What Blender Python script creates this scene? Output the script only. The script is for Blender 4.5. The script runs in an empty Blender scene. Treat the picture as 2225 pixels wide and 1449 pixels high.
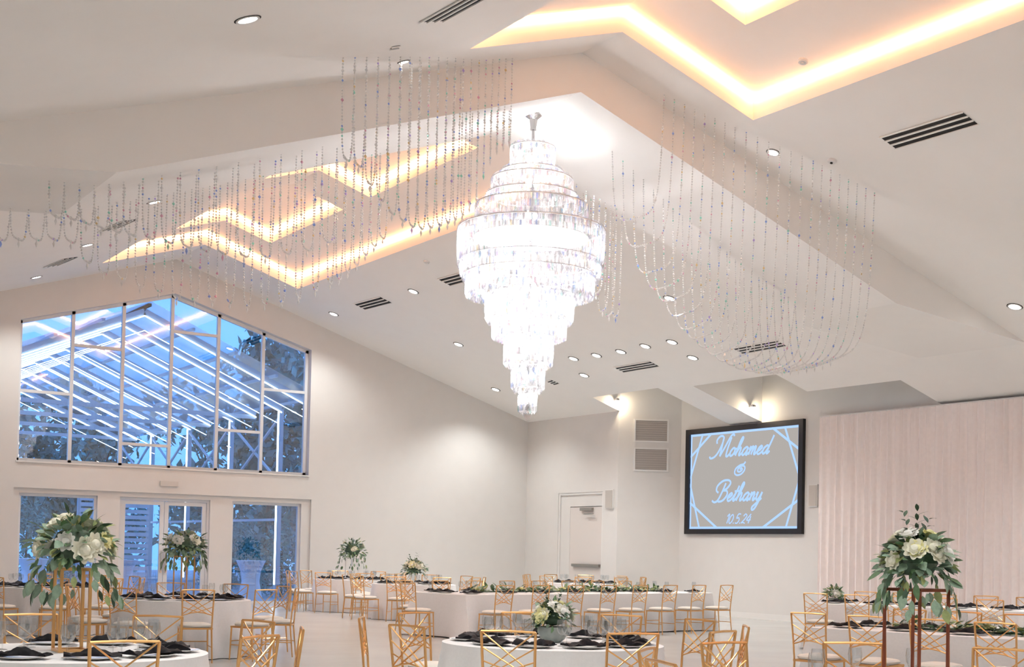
import bpy, math, random
from math import sin, cos, pi, radians, sqrt, atan2
from mathutils import Vector, Matrix
from mathutils.geometry import tessellate_polygon

random.seed(7)
SC = bpy.context.scene
COL = SC.collection

# ------------------------------------------------------------------ camera
FPX, YAW, PITCH, ROLL, CYP = 2967.0, .5685, .0293, .0216, 1112.3
CAM = Vector((0, 0, 1.5))
FW = Vector((sin(YAW)*cos(PITCH), cos(YAW)*cos(PITCH), sin(PITCH)))
RT0 = Vector((cos(YAW), -sin(YAW), 0))
UP0 = RT0.cross(FW)
RT = RT0*cos(ROLL) + UP0*sin(ROLL)
UP = UP0*cos(ROLL) - RT0*sin(ROLL)
cd = bpy.data.cameras.new('camera')
cam = bpy.data.objects.new('camera', cd)
COL.objects.link(cam)
cd.sensor_fit = 'HORIZONTAL'
cd.sensor_width = 36.0
cd.lens = FPX*36.0/2225.0
cd.shift_y = (CYP-724.5)/2225.0
cd.clip_end = 300
cam.matrix_world = Matrix(((RT.x, UP.x, -FW.x, CAM.x), (RT.y, UP.y, -FW.y, CAM.y), (RT.z, UP.z, -FW.z, CAM.z), (0, 0, 0, 1)))
SC.camera = cam

# ------------------------------------------------------------------ view, world
vs = SC.view_settings
vs.view_transform = 'Standard'
vs.look = 'None'
vs.gamma = 1.0
vs.exposure = 0.46
vs.use_curve_mapping = False
w = bpy.data.worlds.new('dusk_sky')
SC.world = w
w.use_nodes = True
bg = w.node_tree.nodes['Background']
bg.inputs[0].default_value = (.11, .36, .92, 1)
bg.inputs[1].default_value = 1.7
cy_ = SC.cycles
cy_.use_denoising = True
cy_.max_bounces = 6
cy_.use_adaptive_sampling = True
cy_.adaptive_threshold = .12
cy_.adaptive_min_samples = 16
cy_.diffuse_bounces = 5
cy_.glossy_bounces = 3
cy_.transmission_bounces = 6
cy_.transparent_max_bounces = 10
cy_.caustics_reflective = False
cy_.caustics_refractive = False
cy_.sample_clamp_indirect = 4.0

# room dimensions (metres)
XR, ZR, SL, ZB = 11.0, 8.577, .316, 8.014       # ridge, its height, slope, beam underside at the ridge
YW, XS, XL, YN = 32.93, 22.96, -.96, -8.0       # window wall, right wall, left wall, near wall
BY0, BY1 = 15.65, 18.1                          # dropped beam
CH_W, DN_W, COVE, POCK = 155, 258, 17, 15        # lamp strengths

# ------------------------------------------------------------------ pixel helpers (2225 x 1449 frame)
def ray(x, y): return FW + RT*((x-1112.5)/FPX) - UP*((y-CYP)/FPX)
def on_z(x, y, z): d = ray(x, y); return CAM + d*((z-CAM.z)/d.z)
def on_x(x, y, X): d = ray(x, y); return CAM + d*(X/d.x)
def on_y(x, y, Y): d = ray(x, y); return CAM + d*(Y/d.y)
def on_s(x, y, side, Z=ZR):
    d = ray(x, y)
    return CAM + d*((Z + SL*side*XR - CAM.z)/(d.z + SL*side*d.x))
def proj(P):
    v = Vector(P)-CAM
    d = v.dot(FW)
    return (1112.5+FPX*v.dot(RT)/d, CYP-FPX*v.dot(UP)/d, d)
def ceil_z(x, Z=ZR): return Z - SL*abs(x-XR)

# ------------------------------------------------------------------ materials
MATS = {}
def mat(name, col, rough=.6, metal=0., noise=0., nscale=8., bump=0., emit=None, estr=0., trans=0., sheen=0., spec=None):
    if name in MATS: return MATS[name]
    m = bpy.data.materials.new(name); m.use_nodes = True
    nt = m.node_tree; b = nt.nodes['Principled BSDF']
    b.inputs['Base Color'].default_value = (*col, 1)
    b.inputs['Roughness'].default_value = rough
    b.inputs['Metallic'].default_value = metal
    if trans: b.inputs['Transmission Weight'].default_value = trans
    if spec is not None: b.inputs['Specular IOR Level'].default_value = spec
    if emit:
        b.inputs['Emission Color'].default_value = (*emit, 1)
        b.inputs['Emission Strength'].default_value = estr
    if noise or bump:
        tc = nt.nodes.new('ShaderNodeTexCoord')
        n = nt.nodes.new('ShaderNodeTexNoise'); n.inputs['Scale'].default_value = nscale; n.inputs['Detail'].default_value = 4
        nt.links.new(tc.outputs['Object'], n.inputs['Vector'])
        if noise:
            r = nt.nodes.new('ShaderNodeValToRGB')
            r.color_ramp.elements[0].position = .3; r.color_ramp.elements[1].position = .7
            r.color_ramp.elements[0].color = (*[c*(1-noise) for c in col], 1)
            r.color_ramp.elements[1].color = (*[min(1, c*(1+noise)) for c in col], 1)
            nt.links.new(n.outputs['Fac'], r.inputs['Fac'])
            nt.links.new(r.outputs['Color'], b.inputs['Base Color'])
        if bump:
            bp = nt.nodes.new('ShaderNodeBump'); bp.inputs['Strength'].default_value = bump; bp.inputs['Distance'].default_value = .02
            nt.links.new(n.outputs['Fac'], bp.inputs['Height'])
            nt.links.new(bp.outputs['Normal'], b.inputs['Normal'])
    MATS[name] = m
    return m

def emis(name, col, s):
    m = bpy.data.materials.new(name); m.use_nodes = True
    nt = m.node_tree; nt.nodes.clear()
    e = nt.nodes.new('ShaderNodeEmission'); o = nt.nodes.new('ShaderNodeOutputMaterial')
    e.inputs[0].default_value = (*col, 1); e.inputs[1].default_value = s
    nt.links.new(e.outputs[0], o.inputs[0])
    MATS[name] = m
    return m

def mixmat(name, build):
    m = bpy.data.materials.new(name); m.use_nodes = True
    nt = m.node_tree; nt.nodes.clear()
    o = nt.nodes.new('ShaderNodeOutputMaterial')
    nt.links.new(build(nt), o.inputs[0])
    MATS[name] = m
    return m

def glass_build(tint, gloss_rough=.0, f0=.06, f1=.6):
    def f(nt):
        N = nt.nodes.new; L = nt.links.new
        t = N('ShaderNodeBsdfTransparent'); t.inputs[0].default_value = (*tint, 1)
        g = N('ShaderNodeBsdfGlossy'); g.inputs['Roughness'].default_value = gloss_rough
        lw = N('ShaderNodeLayerWeight'); lw.inputs[0].default_value = .5
        pw = N('ShaderNodeMath'); pw.operation = 'POWER'; pw.inputs[1].default_value = 3.5
        ma = N('ShaderNodeMath'); ma.operation = 'MULTIPLY_ADD'; ma.inputs[1].default_value = f1; ma.inputs[2].default_value = f0
        mx = N('ShaderNodeMixShader')
        L(lw.outputs['Facing'], pw.inputs[0]); L(pw.outputs[0], ma.inputs[0])
        L(ma.outputs[0], mx.inputs[0]); L(t.outputs[0], mx.inputs[1]); L(g.outputs[0], mx.inputs[2])
        return mx.outputs[0]
    return f

def crystal_build(transp, spark, dim=.3, dfm=.35, gl=.4):
    def f(nt):
        N = nt.nodes.new; L = nt.links.new
        t = N('ShaderNodeBsdfTransparent'); t.inputs[0].default_value = (.97, .97, 1, 1)
        tr = N('ShaderNodeBsdfTranslucent')
        df = N('ShaderNodeBsdfDiffuse'); df.inputs[0].default_value = (.9, .9, .9, 1)
        g = N('ShaderNodeBsdfGlossy'); g.inputs['Roughness'].default_value = .08
        geo = N('ShaderNodeNewGeometry')
        rp = N('ShaderNodeValToRGB'); rp.color_ramp.interpolation = 'CONSTANT'
        el = rp.color_ramp.elements
        el[0].position = 0; el[0].color = (.98, .98, .97, 1)
        el[1].position = spark; el[1].color = (.45, .6, 1, 1)  # rare tints paint coloured glints into single crystals
        for p, c in ((spark+(1-spark)*.35, (.95, .62, .75, 1)), (spark+(1-spark)*.55, (.5, .92, .82, 1)), (spark+(1-spark)*.75, (1, .82, .5, 1)), (spark+(1-spark)*.9, (.72, .6, 1, 1))):
            e = el.new(p); e.color = c
        oi = N('ShaderNodeObjectInfo'); ad = N('ShaderNodeMath'); ad.operation = 'ADD'; fc = N('ShaderNodeMath'); fc.operation = 'FRACT'
        L(geo.outputs['Random Per Island'], ad.inputs[0]); L(oi.outputs['Random'], ad.inputs[1]); L(ad.outputs[0], fc.inputs[0]); L(fc.outputs[0], rp.inputs[0])
        m1 = N('ShaderNodeMath'); m1.operation = 'MULTIPLY'; m1.inputs[1].default_value = 57.31
        m2 = N('ShaderNodeMath'); m2.operation = 'FRACT'
        m3 = N('ShaderNodeMath'); m3.operation = 'MULTIPLY_ADD'; m3.inputs[1].default_value = 1-dim; m3.inputs[2].default_value = dim  # random dimming per crystal, painted sparkle contrast
        sc = N('ShaderNodeVectorMath'); sc.operation = 'SCALE'
        L(fc.outputs[0], m1.inputs[0]); L(m1.outputs[0], m2.inputs[0]); L(m2.outputs[0], m3.inputs[0])
        L(rp.outputs[0], sc.inputs[0]); L(m3.outputs[0], sc.inputs['Scale'])
        L(sc.outputs[0], tr.inputs[0]); L(rp.outputs[0], g.inputs[0]); L(sc.outputs[0], df.inputs[0])
        a = N('ShaderNodeMixShader'); a.inputs[0].default_value = dfm
        L(tr.outputs[0], a.inputs[1]); L(df.outputs[0], a.inputs[2])
        b = N('ShaderNodeMixShader'); b.inputs[0].default_value = gl
        L(a.outputs[0], b.inputs[1]); L(g.outputs[0], b.inputs[2])
        c = N('ShaderNodeMixShader'); c.inputs[0].default_value = 1-transp
        L(t.outputs[0], c.inputs[1]); L(b.outputs[0], c.inputs[2])
        return c.outputs[0]
    return f

def floor_mat():
    m = mat('polished_concrete', (.57, .57, .555), .22, noise=.06, nscale=.7)
    return m

M_WALL = mat('painted_plaster', (.72, .715, .70), .75, noise=.012, nscale=3, bump=.02)
M_CEIL = mat('ceiling_paint', (.90, .885, .86), .8, noise=.008, nscale=2)
M_TRIM = mat('white_trim', (.78, .78, .77), .45)
M_FRAME = mat('window_frame', (.74, .77, .80), .4)
M_BLACK = mat('black_plastic', (.008, .008, .01), .45)
M_SLOT = mat('dark_slot', (.015, .015, .015), .8)
M_GOLD = mat('gold_metal', (.80, .47, .20), .3, 1.0)
M_BRONZE = mat('copper_metal', (.30, .10, .06), .35, .9)
M_CUSH = mat('ivory_cushion', (.84, .80, .73), .7, bump=.05, nscale=60)
M_CLOTH = mat('white_linen', (.86, .855, .86), .75, noise=.02, nscale=40, bump=.05)
M_NAP = mat('black_napkin', (.008, .007, .010), .6, noise=.3, nscale=30, bump=.2, spec=.2)
M_PLATE = mat('white_china', (.85, .84, .82), .15)
M_GLASS = mixmat('clear_glass', glass_build((.965, .975, .98), .02, .08, .8))
M_PANE = mixmat('window_glass', glass_build((.95, .98, .99), 0, .15, .6))
M_CRYS = mixmat('chandelier_crystal', crystal_build(.66, .86, .2))
M_BEAD = mixmat('bead_crystal', crystal_build(.08, .86, .9, .45, .15))
M_CHROME = mat('chrome', (.75, .75, .77), .08, 1.0)
M_COVE = emis('peach_led', (1, .43, .17), COVE)
M_LENS = emis('downlight_lens', (1, .97, .93), 14)
M_BULB = emis('chandelier_bulb', (1, .96, .9), 40)
M_LED = emis('white_led', (.75, .9, 1), 5)
M_POCK = emis('warm_puck', (1, .82, .58), 8)
M_DRAPE = mat('sheer_drape', (.90, .835, .82), .85, noise=.02, nscale=12)
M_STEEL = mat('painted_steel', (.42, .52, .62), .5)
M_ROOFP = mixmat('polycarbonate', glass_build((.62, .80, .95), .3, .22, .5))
M_LEAF = [mat('leaf_eucalyptus', (.26, .37, .27), .6, noise=.25, nscale=25), mat('leaf_dark', (.045, .09, .05), .5, noise=.3, nscale=25),
          mat('leaf_olive', (.30, .35, .14), .6, noise=.25, nscale=25), mat('leaf_mid', (.13, .23, .11), .55, noise=.3, nscale=25)]
M_TREE = [mat('tree_foliage_teal', (.10, .30, .29), .7, noise=.35, nscale=3), mat('tree_foliage_dark', (.07, .19, .19), .7, noise=.35, nscale=3)]
M_BARK = mat('bark', (.10, .08, .07), .9, noise=.3, nscale=12)
M_ROSE = [mat('rose_cream', (.86, .84, .70), .6), mat('rose_yellow', (.84, .80, .42), .6), mat('rose_white', (.88, .87, .82), .6)]
M_VASE = mat('grey_ceramic', (.30, .34, .32), .4, noise=.1, nscale=20)
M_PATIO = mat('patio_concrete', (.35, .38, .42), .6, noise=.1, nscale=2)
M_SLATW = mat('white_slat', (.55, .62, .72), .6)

# ------------------------------------------------------------------ mesh helpers
class MB:
    def __init__(s): s.v = []; s.f = []
    def add(s, vs_, fs):
        o = len(s.v); s.v += [tuple(v) for v in vs_]; s.f += [tuple(i+o for i in f) for f in fs]
        return s
    def box(s, x0, x1, y0, y1, z0, z1):
        return s.add([(x0, y0, z0), (x1, y0, z0), (x1, y1, z0), (x0, y1, z0), (x0, y0, z1), (x1, y0, z1), (x1, y1, z1), (x0, y1, z1)],
                     [(3, 2, 1, 0), (4, 5, 6, 7), (0, 1, 5, 4), (1, 2, 6, 5), (2, 3, 7, 6), (3, 0, 4, 7)])
    def bar(s, a, b, wx, wy=None, up=None):
        a, b = Vector(a), Vector(b); d = (b-a).normalized(); wy = wy or wx
        u = Vector(up) if up else (Vector((0, 0, 1)) if abs(d.z) < .9 else Vector((0, 1, 0)))
        p = d.cross(u).normalized(); q = p.cross(d)
        c = [(-1, -1), (1, -1), (1, 1), (-1, 1)]
        vs_ = [a+p*(i*wx/2)+q*(j*wy/2) for i, j in c]+[b+p*(i*wx/2)+q*(j*wy/2) for i, j in c]
        return s.add(vs_, [(3, 2, 1, 0), (4, 5, 6, 7), (0, 1, 5, 4), (1, 2, 6, 5), (2, 3, 7, 6), (3, 0, 4, 7)])
    def tube(s, pts, r, n=6, r2=None):
        pts = [Vector(p) for p in pts]; m = len(pts); rings = []
        for i, p in enumerate(pts):
            d = (pts[min(i+1, m-1)]-pts[max(i-1, 0)]).normalized()
            u = Vector((0, 0, 1)) if abs(d.z) < .95 else Vector((0, 1, 0))
            a = d.cross(u).normalized(); b = a.cross(d)
            rr = r if r2 is None else r+(r2-r)*i/max(1, m-1)
            rings.append([p+a*(rr*cos(2*pi*k/n))+b*(rr*sin(2*pi*k/n)) for k in range(n)])
        vs_ = [v for R in rings for v in R]; fs = []
        for i in range(m-1):
            for k in range(n):
                fs.append((i*n+k, i*n+(k+1) % n, (i+1)*n+(k+1) % n, (i+1)*n+k))
        fs.append(tuple(range(n-1, -1, -1))); fs.append(tuple((m-1)*n+k for k in range(n)))
        return s.add(vs_, fs)
    def lathe(s, prof, n=20, c=(0, 0, 0), cap=True):
        vs_ = []; fs = []
        for r, z in prof:
            vs_ += [(c[0]+r*cos(2*pi*k/n), c[1]+r*sin(2*pi*k/n), c[2]+z) for k in range(n)]
        for i in range(len(prof)-1):
            for k in range(n):
                fs.append((i*n+k, i*n+(k+1) % n, (i+1)*n+(k+1) % n, (i+1)*n+k))
        if cap:
            fs.append(tuple(range(n-1, -1, -1))); fs.append(tuple((len(prof)-1)*n+k for k in range(n)))
        return s.add(vs_, fs)
    def octa(s, c, r, h=None):
        h = h or r; x, y, z = c
        return s.add([(x+r, y, z), (x, y+r, z), (x-r, y, z), (x, y-r, z), (x, y, z+h), (x, y, z-h)],
                     [(0, 1, 4), (1, 2, 4), (2, 3, 4), (3, 0, 4), (1, 0, 5), (2, 1, 5), (3, 2, 5), (0, 3, 5)])
    def slab(s, outer, holes, fn, t):
        """flat polygon with holes; fn(u, v, k) maps to 3-D with k = 0 front, 1 back"""
        loops = [outer]+list(holes)
        flat = [p for L in loops for p in L]; n = len(flat)
        tri = tessellate_polygon([[Vector((p[0], p[1], 0)) for p in L] for L in loops])
        vs_ = [fn(p[0], p[1], 0) for p in flat]+[fn(p[0], p[1], t) for p in flat]
        fs = [tuple(f) for f in tri]+[tuple(n+i for i in reversed(f)) for f in tri]
        o = 0
        for L in loops:
            m = len(L)
            for i in range(m):
                a, b = o+i, o+(i+1) % m
                fs.append((a, b, n+b, n+a))
            o += m
        return s.add(vs_, fs)
    def mesh(s, name, m, smooth=False):
        me = bpy.data.meshes.new(name)
        me.from_pydata(s.v, [], s.f); me.update()
        ms = m if isinstance(m, (list, tuple)) else [m]
        for x in ms: me.materials.append(x)
        import bmesh
        bm = bmesh.new(); bm.from_mesh(me); bmesh.ops.recalc_face_normals(bm, faces=bm.faces); bm.to_mesh(me); bm.free()
        if smooth:
            me.polygons.foreach_set('use_smooth', [True]*len(me.polygons))
            try: me.set_sharp_from_angle(angle=radians(38))
            except Exception: pass
        return me
    def obj(s, name, m, parent=None, smooth=False):
        o = bpy.data.objects.new(name, s.mesh(name, m, smooth)); COL.objects.link(o)
        if parent: o.parent = parent
        return o

def tag(o, label=None, cat=None, group=None, kind=None):
    if label: o['label'] = label
    if cat: o['category'] = cat
    if group: o['group'] = group
    if kind: o['kind'] = kind
    return o
def empty(name, loc=(0, 0, 0), rz=0):
    o = bpy.data.objects.new(name, None); COL.objects.link(o); o.location = loc; o.rotation_euler = (0, 0, rz); o.empty_display_size = .1
    return o
def struct(o): o['kind'] = 'structure'; return o
def inst(name, me, parent=None, loc=None, mw=None):
    o = bpy.data.objects.new(name, me); COL.objects.link(o)
    if parent: o.parent = parent
    if mw is not None: o.matrix_basis = mw
    elif loc is not None: o.location = loc
    return o
def copy_tree(o, parent=None):
    c = o.copy(); COL.objects.link(c); c.parent = parent
    for ch in o.children: copy_tree(ch, c)
    return c
ONES = ['first', 'second', 'third', 'fourth', 'fifth', 'sixth', 'seventh', 'eighth', 'ninth', 'tenth', 'eleventh', 'twelfth', 'thirteenth',
        'fourteenth', 'fifteenth', 'sixteenth', 'seventeenth', 'eighteenth', 'nineteenth', 'twentieth']
def ordw(i):
    if i < 20: return ONES[i]
    t = ['twenty', 'thirty', 'forty', 'fifty', 'sixty'][(i+1)//10-2]; r = (i+1) % 10
    return t+'-'+ONES[r-1] if r else t[:-1]+'ieth'
def by_order(objs, what, where, key=None, cat=None, group=None):
    key = key or (lambda o: proj(o.matrix_basis.translation)[0])
    for i, o in enumerate(sorted(objs, key=key)):
        if len(objs) == 1: o['label'] = f'{what} {where}'
        else: o['label'] = f'{ordw(i)} {what} from the left {where}'
        if cat: o['category'] = cat
        if group: o['group'] = group
def lamp(name, kind, loc, power, col=(1, 1, 1), size=.1, parent=None, spot=None, blend=.6):
    l = bpy.data.lights.new(name, kind); l.energy = power; l.color = col
    if kind in ('POINT', 'SPOT'): l.shadow_soft_size = size
    if kind == 'SPOT': l.spot_size = spot; l.spot_blend = blend
    o = bpy.data.objects.new(name, l); COL.objects.link(o); o.location = loc
    if parent: o.parent = parent
    return o

# ================================================================== SETTING
struct(MB().box(XL-.2, XS+.2, YN-.2, YW, -.2, 0).obj('floor', floor_mat()))
struct(MB().box(-25, 45, YW, 80, -.25, -.02).obj('patio_floor', M_PATIO))
struct(MB().box(XL-.25, XL, YN-.2, YW, 0, 5.2).obj('wall_left', M_WALL))
struct(MB().slab([(XL-.25, 0), (XS+.25, 0), (XS+.25, ceil_z(XS)), (XR, ZR+.1), (XL-.25, ceil_z(XL))], [], lambda u, v, t: (u, YN-t, v), .2).obj('wall_near', M_WALL))

# window wall: a thin front layer around the glazed strip, the wall proper behind it
wx0, wx1, wzb, wzs, wza = XR-3.66, XR+3.70, 3.388, 6.678, 7.726
gable = [(XL-.25, 0), (XS+.25, 0), (XS+.25, ceil_z(XS)+.1), (XR, ZR+.1), (XL-.25, ceil_z(XL)+.1)]
win = [(wx0, wzb), (wx1, wzb), (wx1, wzs), (XR, wza), (wx0, wzs)]
OPEN = [(7.44, 9.26), (9.80, 12.08), (12.66, 14.55)]
gz1 = 2.64
wf = empty('wall_far'); struct(wf)
MB().slab([(XL-.25, 0), (7.30, 0), (7.30, 2.76), (14.80, 2.76), (14.80, 0), (XS+.25, 0), (XS+.25, ceil_z(XS)+.1), (XR, ZR+.1), (XL-.25, ceil_z(XL)+.1)],
          [win], lambda u, v, t: (u, YW+t, v), .07).obj('plaster_face', M_WALL, wf)
MB().slab([(XL-.25, 0), (OPEN[0][0], 0), (OPEN[0][0], gz1), (OPEN[0][1], gz1), (OPEN[0][1], 0), (OPEN[1][0], 0), (OPEN[1][0], gz1), (OPEN[1][1], gz1), (OPEN[1][1], 0),
           (OPEN[2][0], 0), (OPEN[2][0], gz1), (OPEN[2][1], gz1), (OPEN[2][1], 0), (XS+.25, 0), (XS+.25, ceil_z(XS)+.1), (XR, ZR+.1), (XL-.25, ceil_z(XL)+.1)],
          [win], lambda u, v, t: (u, YW+.07+t, v), .25).obj('wall_core', M_WALL, wf)

# big gable window
wn = empty('window_1', (0, 0, 0)); struct(wn)
yg = YW+.24
def wtop(x): return wza - (wza-wzs)/3.68*abs(x-XR)
mx = [wx0+.045+i*(wx1-wx0-.09)/6 for i in range(7)]
for i, x in enumerate(mx):
    MB().box(x-.04, x+.04, yg-.05, yg+.05, wzb, wtop(x)-.01).obj('mullion', M_FRAME, wn)
MB().box(wx0, wx1, yg-.05, yg+.05, wzb, wzb+.07).obj('sill_rail', M_FRAME, wn)
for a, b in ((wx0, XR), (XR, wx1)):
    MB().bar((a, yg, wtop(a)-.04), (b, yg, wtop(b)-.04), .1, .08).obj('head_rail', M_FRAME, wn)
bars = [5.04, 6.23, 3.94, 6.81, 4.44, 5.57]
for i in range(6):
    MB().box(mx[i]+.04, mx[i+1]-.04, yg-.04, yg+.04, bars[i]-.035, bars[i]+.035).obj('transom', M_FRAME, wn)
    for lo, hi in ((wzb+.07, bars[i]-.035), (bars[i]+.035, None)):
        a, b = mx[i]+.04, mx[i+1]-.04
        if hi is None:
            pts = [(a, lo), (b, lo), (b, wtop(b)-.06), (a, wtop(a)-.06)]
        else: pts = [(a, lo), (b, lo), (b, hi), (a, hi)]
        MB().slab(pts, [], lambda u, v, t: (u, yg+t, v), .008).obj('pane', M_PANE, wn)
MB().box(wx0-.02, wx1+.02, YW-.03, YW+.2, wzb-.035, wzb).obj('window_sill', M_TRIM, wn)

def glazed(name, x0, x1, leaves, door):
    e = empty(name); struct(e); y = YW+.2
    MB().box(x0, x0+.06, y-.05, y+.05, 0, gz1).obj('jamb', M_FRAME, e)
    MB().box(x1-.06, x1, y-.05, y+.05, 0, gz1).obj('jamb', M_FRAME, e)
    MB().box(x0+.06, x1-.06, y-.05, y+.05, gz1-.07, gz1).obj('head', M_FRAME, e)
    if not door: MB().box(x0+.06, x1-.06, y-.05, y+.05, 0, .1).obj('sill', M_FRAME, e)
    n = leaves; wd = (x1-x0-.12)/n
    for i in range(n):
        a = x0+.06+i*wd; b = a+wd
        if door:
            lf = MB().slab([(a+.005, .01), (b-.005, .01), (b-.005, gz1-.075), (a+.005, gz1-.075)], [[(a+.11, .26), (b-.11, .26), (b-.11, gz1-.17), (a+.11, gz1-.17)]],
                           lambda u, v, t: (u, y-.025+t, v), .05).obj('door_leaf', M_FRAME, e)
            MB().box(a+.11, b-.11, y-.004, y+.004, .26, gz1-.17).obj('pane', M_PANE, lf)
            hx = b-.06 if i == 0 else a+.06
            MB().bar((hx, y-.06, .8), (hx, y-.06, 1.35), .03).obj('pull_handle', M_CHROME, lf)
        else:
            MB().box(a, b, y-.004, y+.004, .1, gz1-.07).obj('pane', M_PANE, e)
glazed('window_2', *OPEN[0], 1, False)
glazed('door_1', *OPEN[1], 2, True)
glazed('window_3', *OPEN[2], 1, False)
t = MB().box(10.75, 11.2, YW-.05, YW, 2.94, 3.06).obj('exit_light_box', mat('pale_grey', (.62, .60, .57), .6))
tag(t, 'slim pale grey emergency light box above the glass double doors', 'light box')

# ------------------------------------------------------------------ ceiling
ce = empty('ceiling'); struct(ce)
TX = 2.386
FT = (19.0, 30.90); NT = (1.5, 14.70)          # far and near tray, along the hall
def side_outline(s):
    """half ceiling as (distance from ridge, Y)"""
    E = XS-XR
    pts = [(0, YN-.2), (0, NT[0]), (TX, NT[0]), (TX, NT[1]), (0, NT[1]), (0, FT[0]), (TX, FT[0]), (TX, FT[1]), (0, FT[1]), (0, YW)]
    if s < 0: pts += [(E+.2, YW), (E+.2, YN-.2)]
    else:
        pts += [(21.52+.2-XR, YW), (21.52+.2-XR, 28.56), (20.62-XR, 28.56), (20.62-XR, 25.85), (E+.2, 25.85), (E+.2, 24.72), (20.76-XR, 24.72), (20.76-XR, 21.93),
                (21.70-XR, 21.93), (21.70-XR, 19.27), (E+.2, 19.27), (E+.2, YN-.2)]
    return pts
for s in (-1, 1):
    MB().slab(side_outline(s), [], lambda u, v, t, s=s: (XR+s*u, v, ZR-SL*u+t), .12).obj('slope_panel', M_CEIL, ce)

def tray(x_half, y0, y1, zbase, rise, holes, where, th=.12):
    """vertical fascias of an opening that straddles the ridge, raised lid, LED strip in the corner"""
    zl = lambda x, dz: zbase-SL*abs(x-XR)+dz
    T = .06
    for y, yy in ((y0, y0-T), (y1, y1+T)):
        MB().slab([(XR-x_half, zl(XR-x_half, th)), (XR, zl(XR, th)), (XR+x_half, zl(XR+x_half, th)), (XR+x_half, zl(XR+x_half, rise+.1)), (XR, zl(XR, rise+.1)), (XR-x_half, zl(XR-x_half, rise+.1))], [],
                  lambda u, v, t, y=y, yy=yy: (u, yy if t else y, v), 1).obj('tray_fascia', M_CEIL, ce)
    for sx in (-1, 1):
        x = XR+sx*x_half
        MB().box(min(x, x+sx*T), max(x, x+sx*T), y0-T, y1+T, zl(x, th), zl(x, rise+.1)).obj('tray_fascia', M_CEIL, ce)
    for sx in (-1, 1):
        out = [(0, y0), (x_half, y0), (x_half, y1), (0, y1)]
        if holes:
            hs = sorted(holes, key=lambda h: h[1]); hw = hs[0][0]
            out = [(0, y0)]
            for hw, a, b in hs: out += [(0, a), (hw, a), (hw, b), (0, b)]
            out += [(0, y1), (x_half, y1), (x_half, y0)]
        MB().slab(out, [], lambda u, v, t, sx=sx: (XR+sx*u, v, zbase-SL*u+rise+t), .06).obj('tray_lid', M_CEIL, ce)
    # LED strip along the top of the fascias
    e = empty('cove_light', (XR, (y0+y1)/2, zbase+rise-.06))
    off = Vector(e.location)
    zz = lambda x: zl(x, rise-.055)
    g = .035
    segs = [((XR-x_half+g, y1-g), (XR, y1-g)), ((XR, y1-g), (XR+x_half-g, y1-g)), ((XR-x_half+g, y0+g), (XR, y0+g)), ((XR, y0+g), (XR+x_half-g, y0+g)),
            ((XR-x_half+g, y0+g), (XR-x_half+g, y1-g)), ((XR+x_half-g, y0+g), (XR+x_half-g, y1-g))]
    for a, b in segs:
        A = Vector((a[0], a[1], zz(a[0])))-off; B = Vector((b[0], b[1], zz(b[0])))-off
        MB().bar(A, B, .03, .03).obj('led_strip', M_COVE, e)
    tag(e, where, 'cove light', 'peach cove lights in the ceiling trays')
ZT = .328
tray(TX, FT[0], FT[1], ZR, ZT, [(1.128, 20.35, 24.53), (1.128, 25.77, 29.65)], 'peach cove light around the large ceiling tray near the gable window')
tray(TX, NT[0], NT[1], ZR, ZT, [(1.128, 9.3, 13.5), (1.128, 3.5, 7.7)], 'peach cove light around the large tray cut by the top right corner')
tray(1.128, 20.35, 24.53, ZR+ZT, .26, [], 'peach cove light of the small inner tray beside the chandelier', .06)
tray(1.128, 25.77, 29.65, ZR+ZT, .26, [], 'peach cove light of the small inner tray closest to the gable window', .06)
tray(1.128, 9.3, 13.5, ZR+ZT, .26, [], 'peach cove light of the small inner tray at the top edge', .06)
# dropped beam
SB = .345
def beam_z(x):                                  # underside: steeper than the ceiling, its ends run out into it
    a = abs(x-XR); full = ZB-SB*a
    if a <= 6.5: return full
    return min(ceil_z(x), ceil_z(x)+(ZB-SB*6.5-ceil_z(XR+6.5))*max(0, 1-(a-6.5)/3.4))
bx_ = [XR-9.9, XR-6.5, XR, XR+6.5, XR+9.9]
MB().slab([(x, beam_z(x)) for x in bx_]+[(XR, ZR)], [], lambda u, v, t: (u, BY1 if t else BY0, v), 1).obj('dropped_beam', M_CEIL, ce)

# ceiling pockets beside the right wall
ZP = 6.35
def pface(a, b, z=ZP):   # vertical face between plan points a, b from the slope up
    (x0, y0), (x1, y1) = a, b
    return MB().add([(x0, y0, ceil_z(x0)+.12), (x1, y1, ceil_z(x1)+.12), (x1, y1, z), (x0, y0, z)], [(0, 1, 2, 3)])
for a, b in (((20.62, 28.56), (21.52, 28.56)), ((20.62, 25.85), (20.62, 28.56)), ((20.62, 25.85), (XS, 25.85)),
             ((20.76, 24.72), (XS, 24.72)), ((20.76, 21.93), (20.76, 24.72)), ((20.76, 21.93), (21.70, 21.93)), ((21.70, 19.27), (21.70, 21.93)), ((21.70, 19.27), (XS, 19.27))):
    pface(a, b).obj('pocket_face', M_CEIL, ce)
MB().box(20.6, XS+.1, 25.80, 28.70, ZP, ZP+.05).obj('pocket_lid', M_CEIL, ce)
MB().box(20.7, XS+.1, 19.2, 24.8, ZP, ZP+.05).obj('pocket_lid', M_CEIL, ce)
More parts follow.
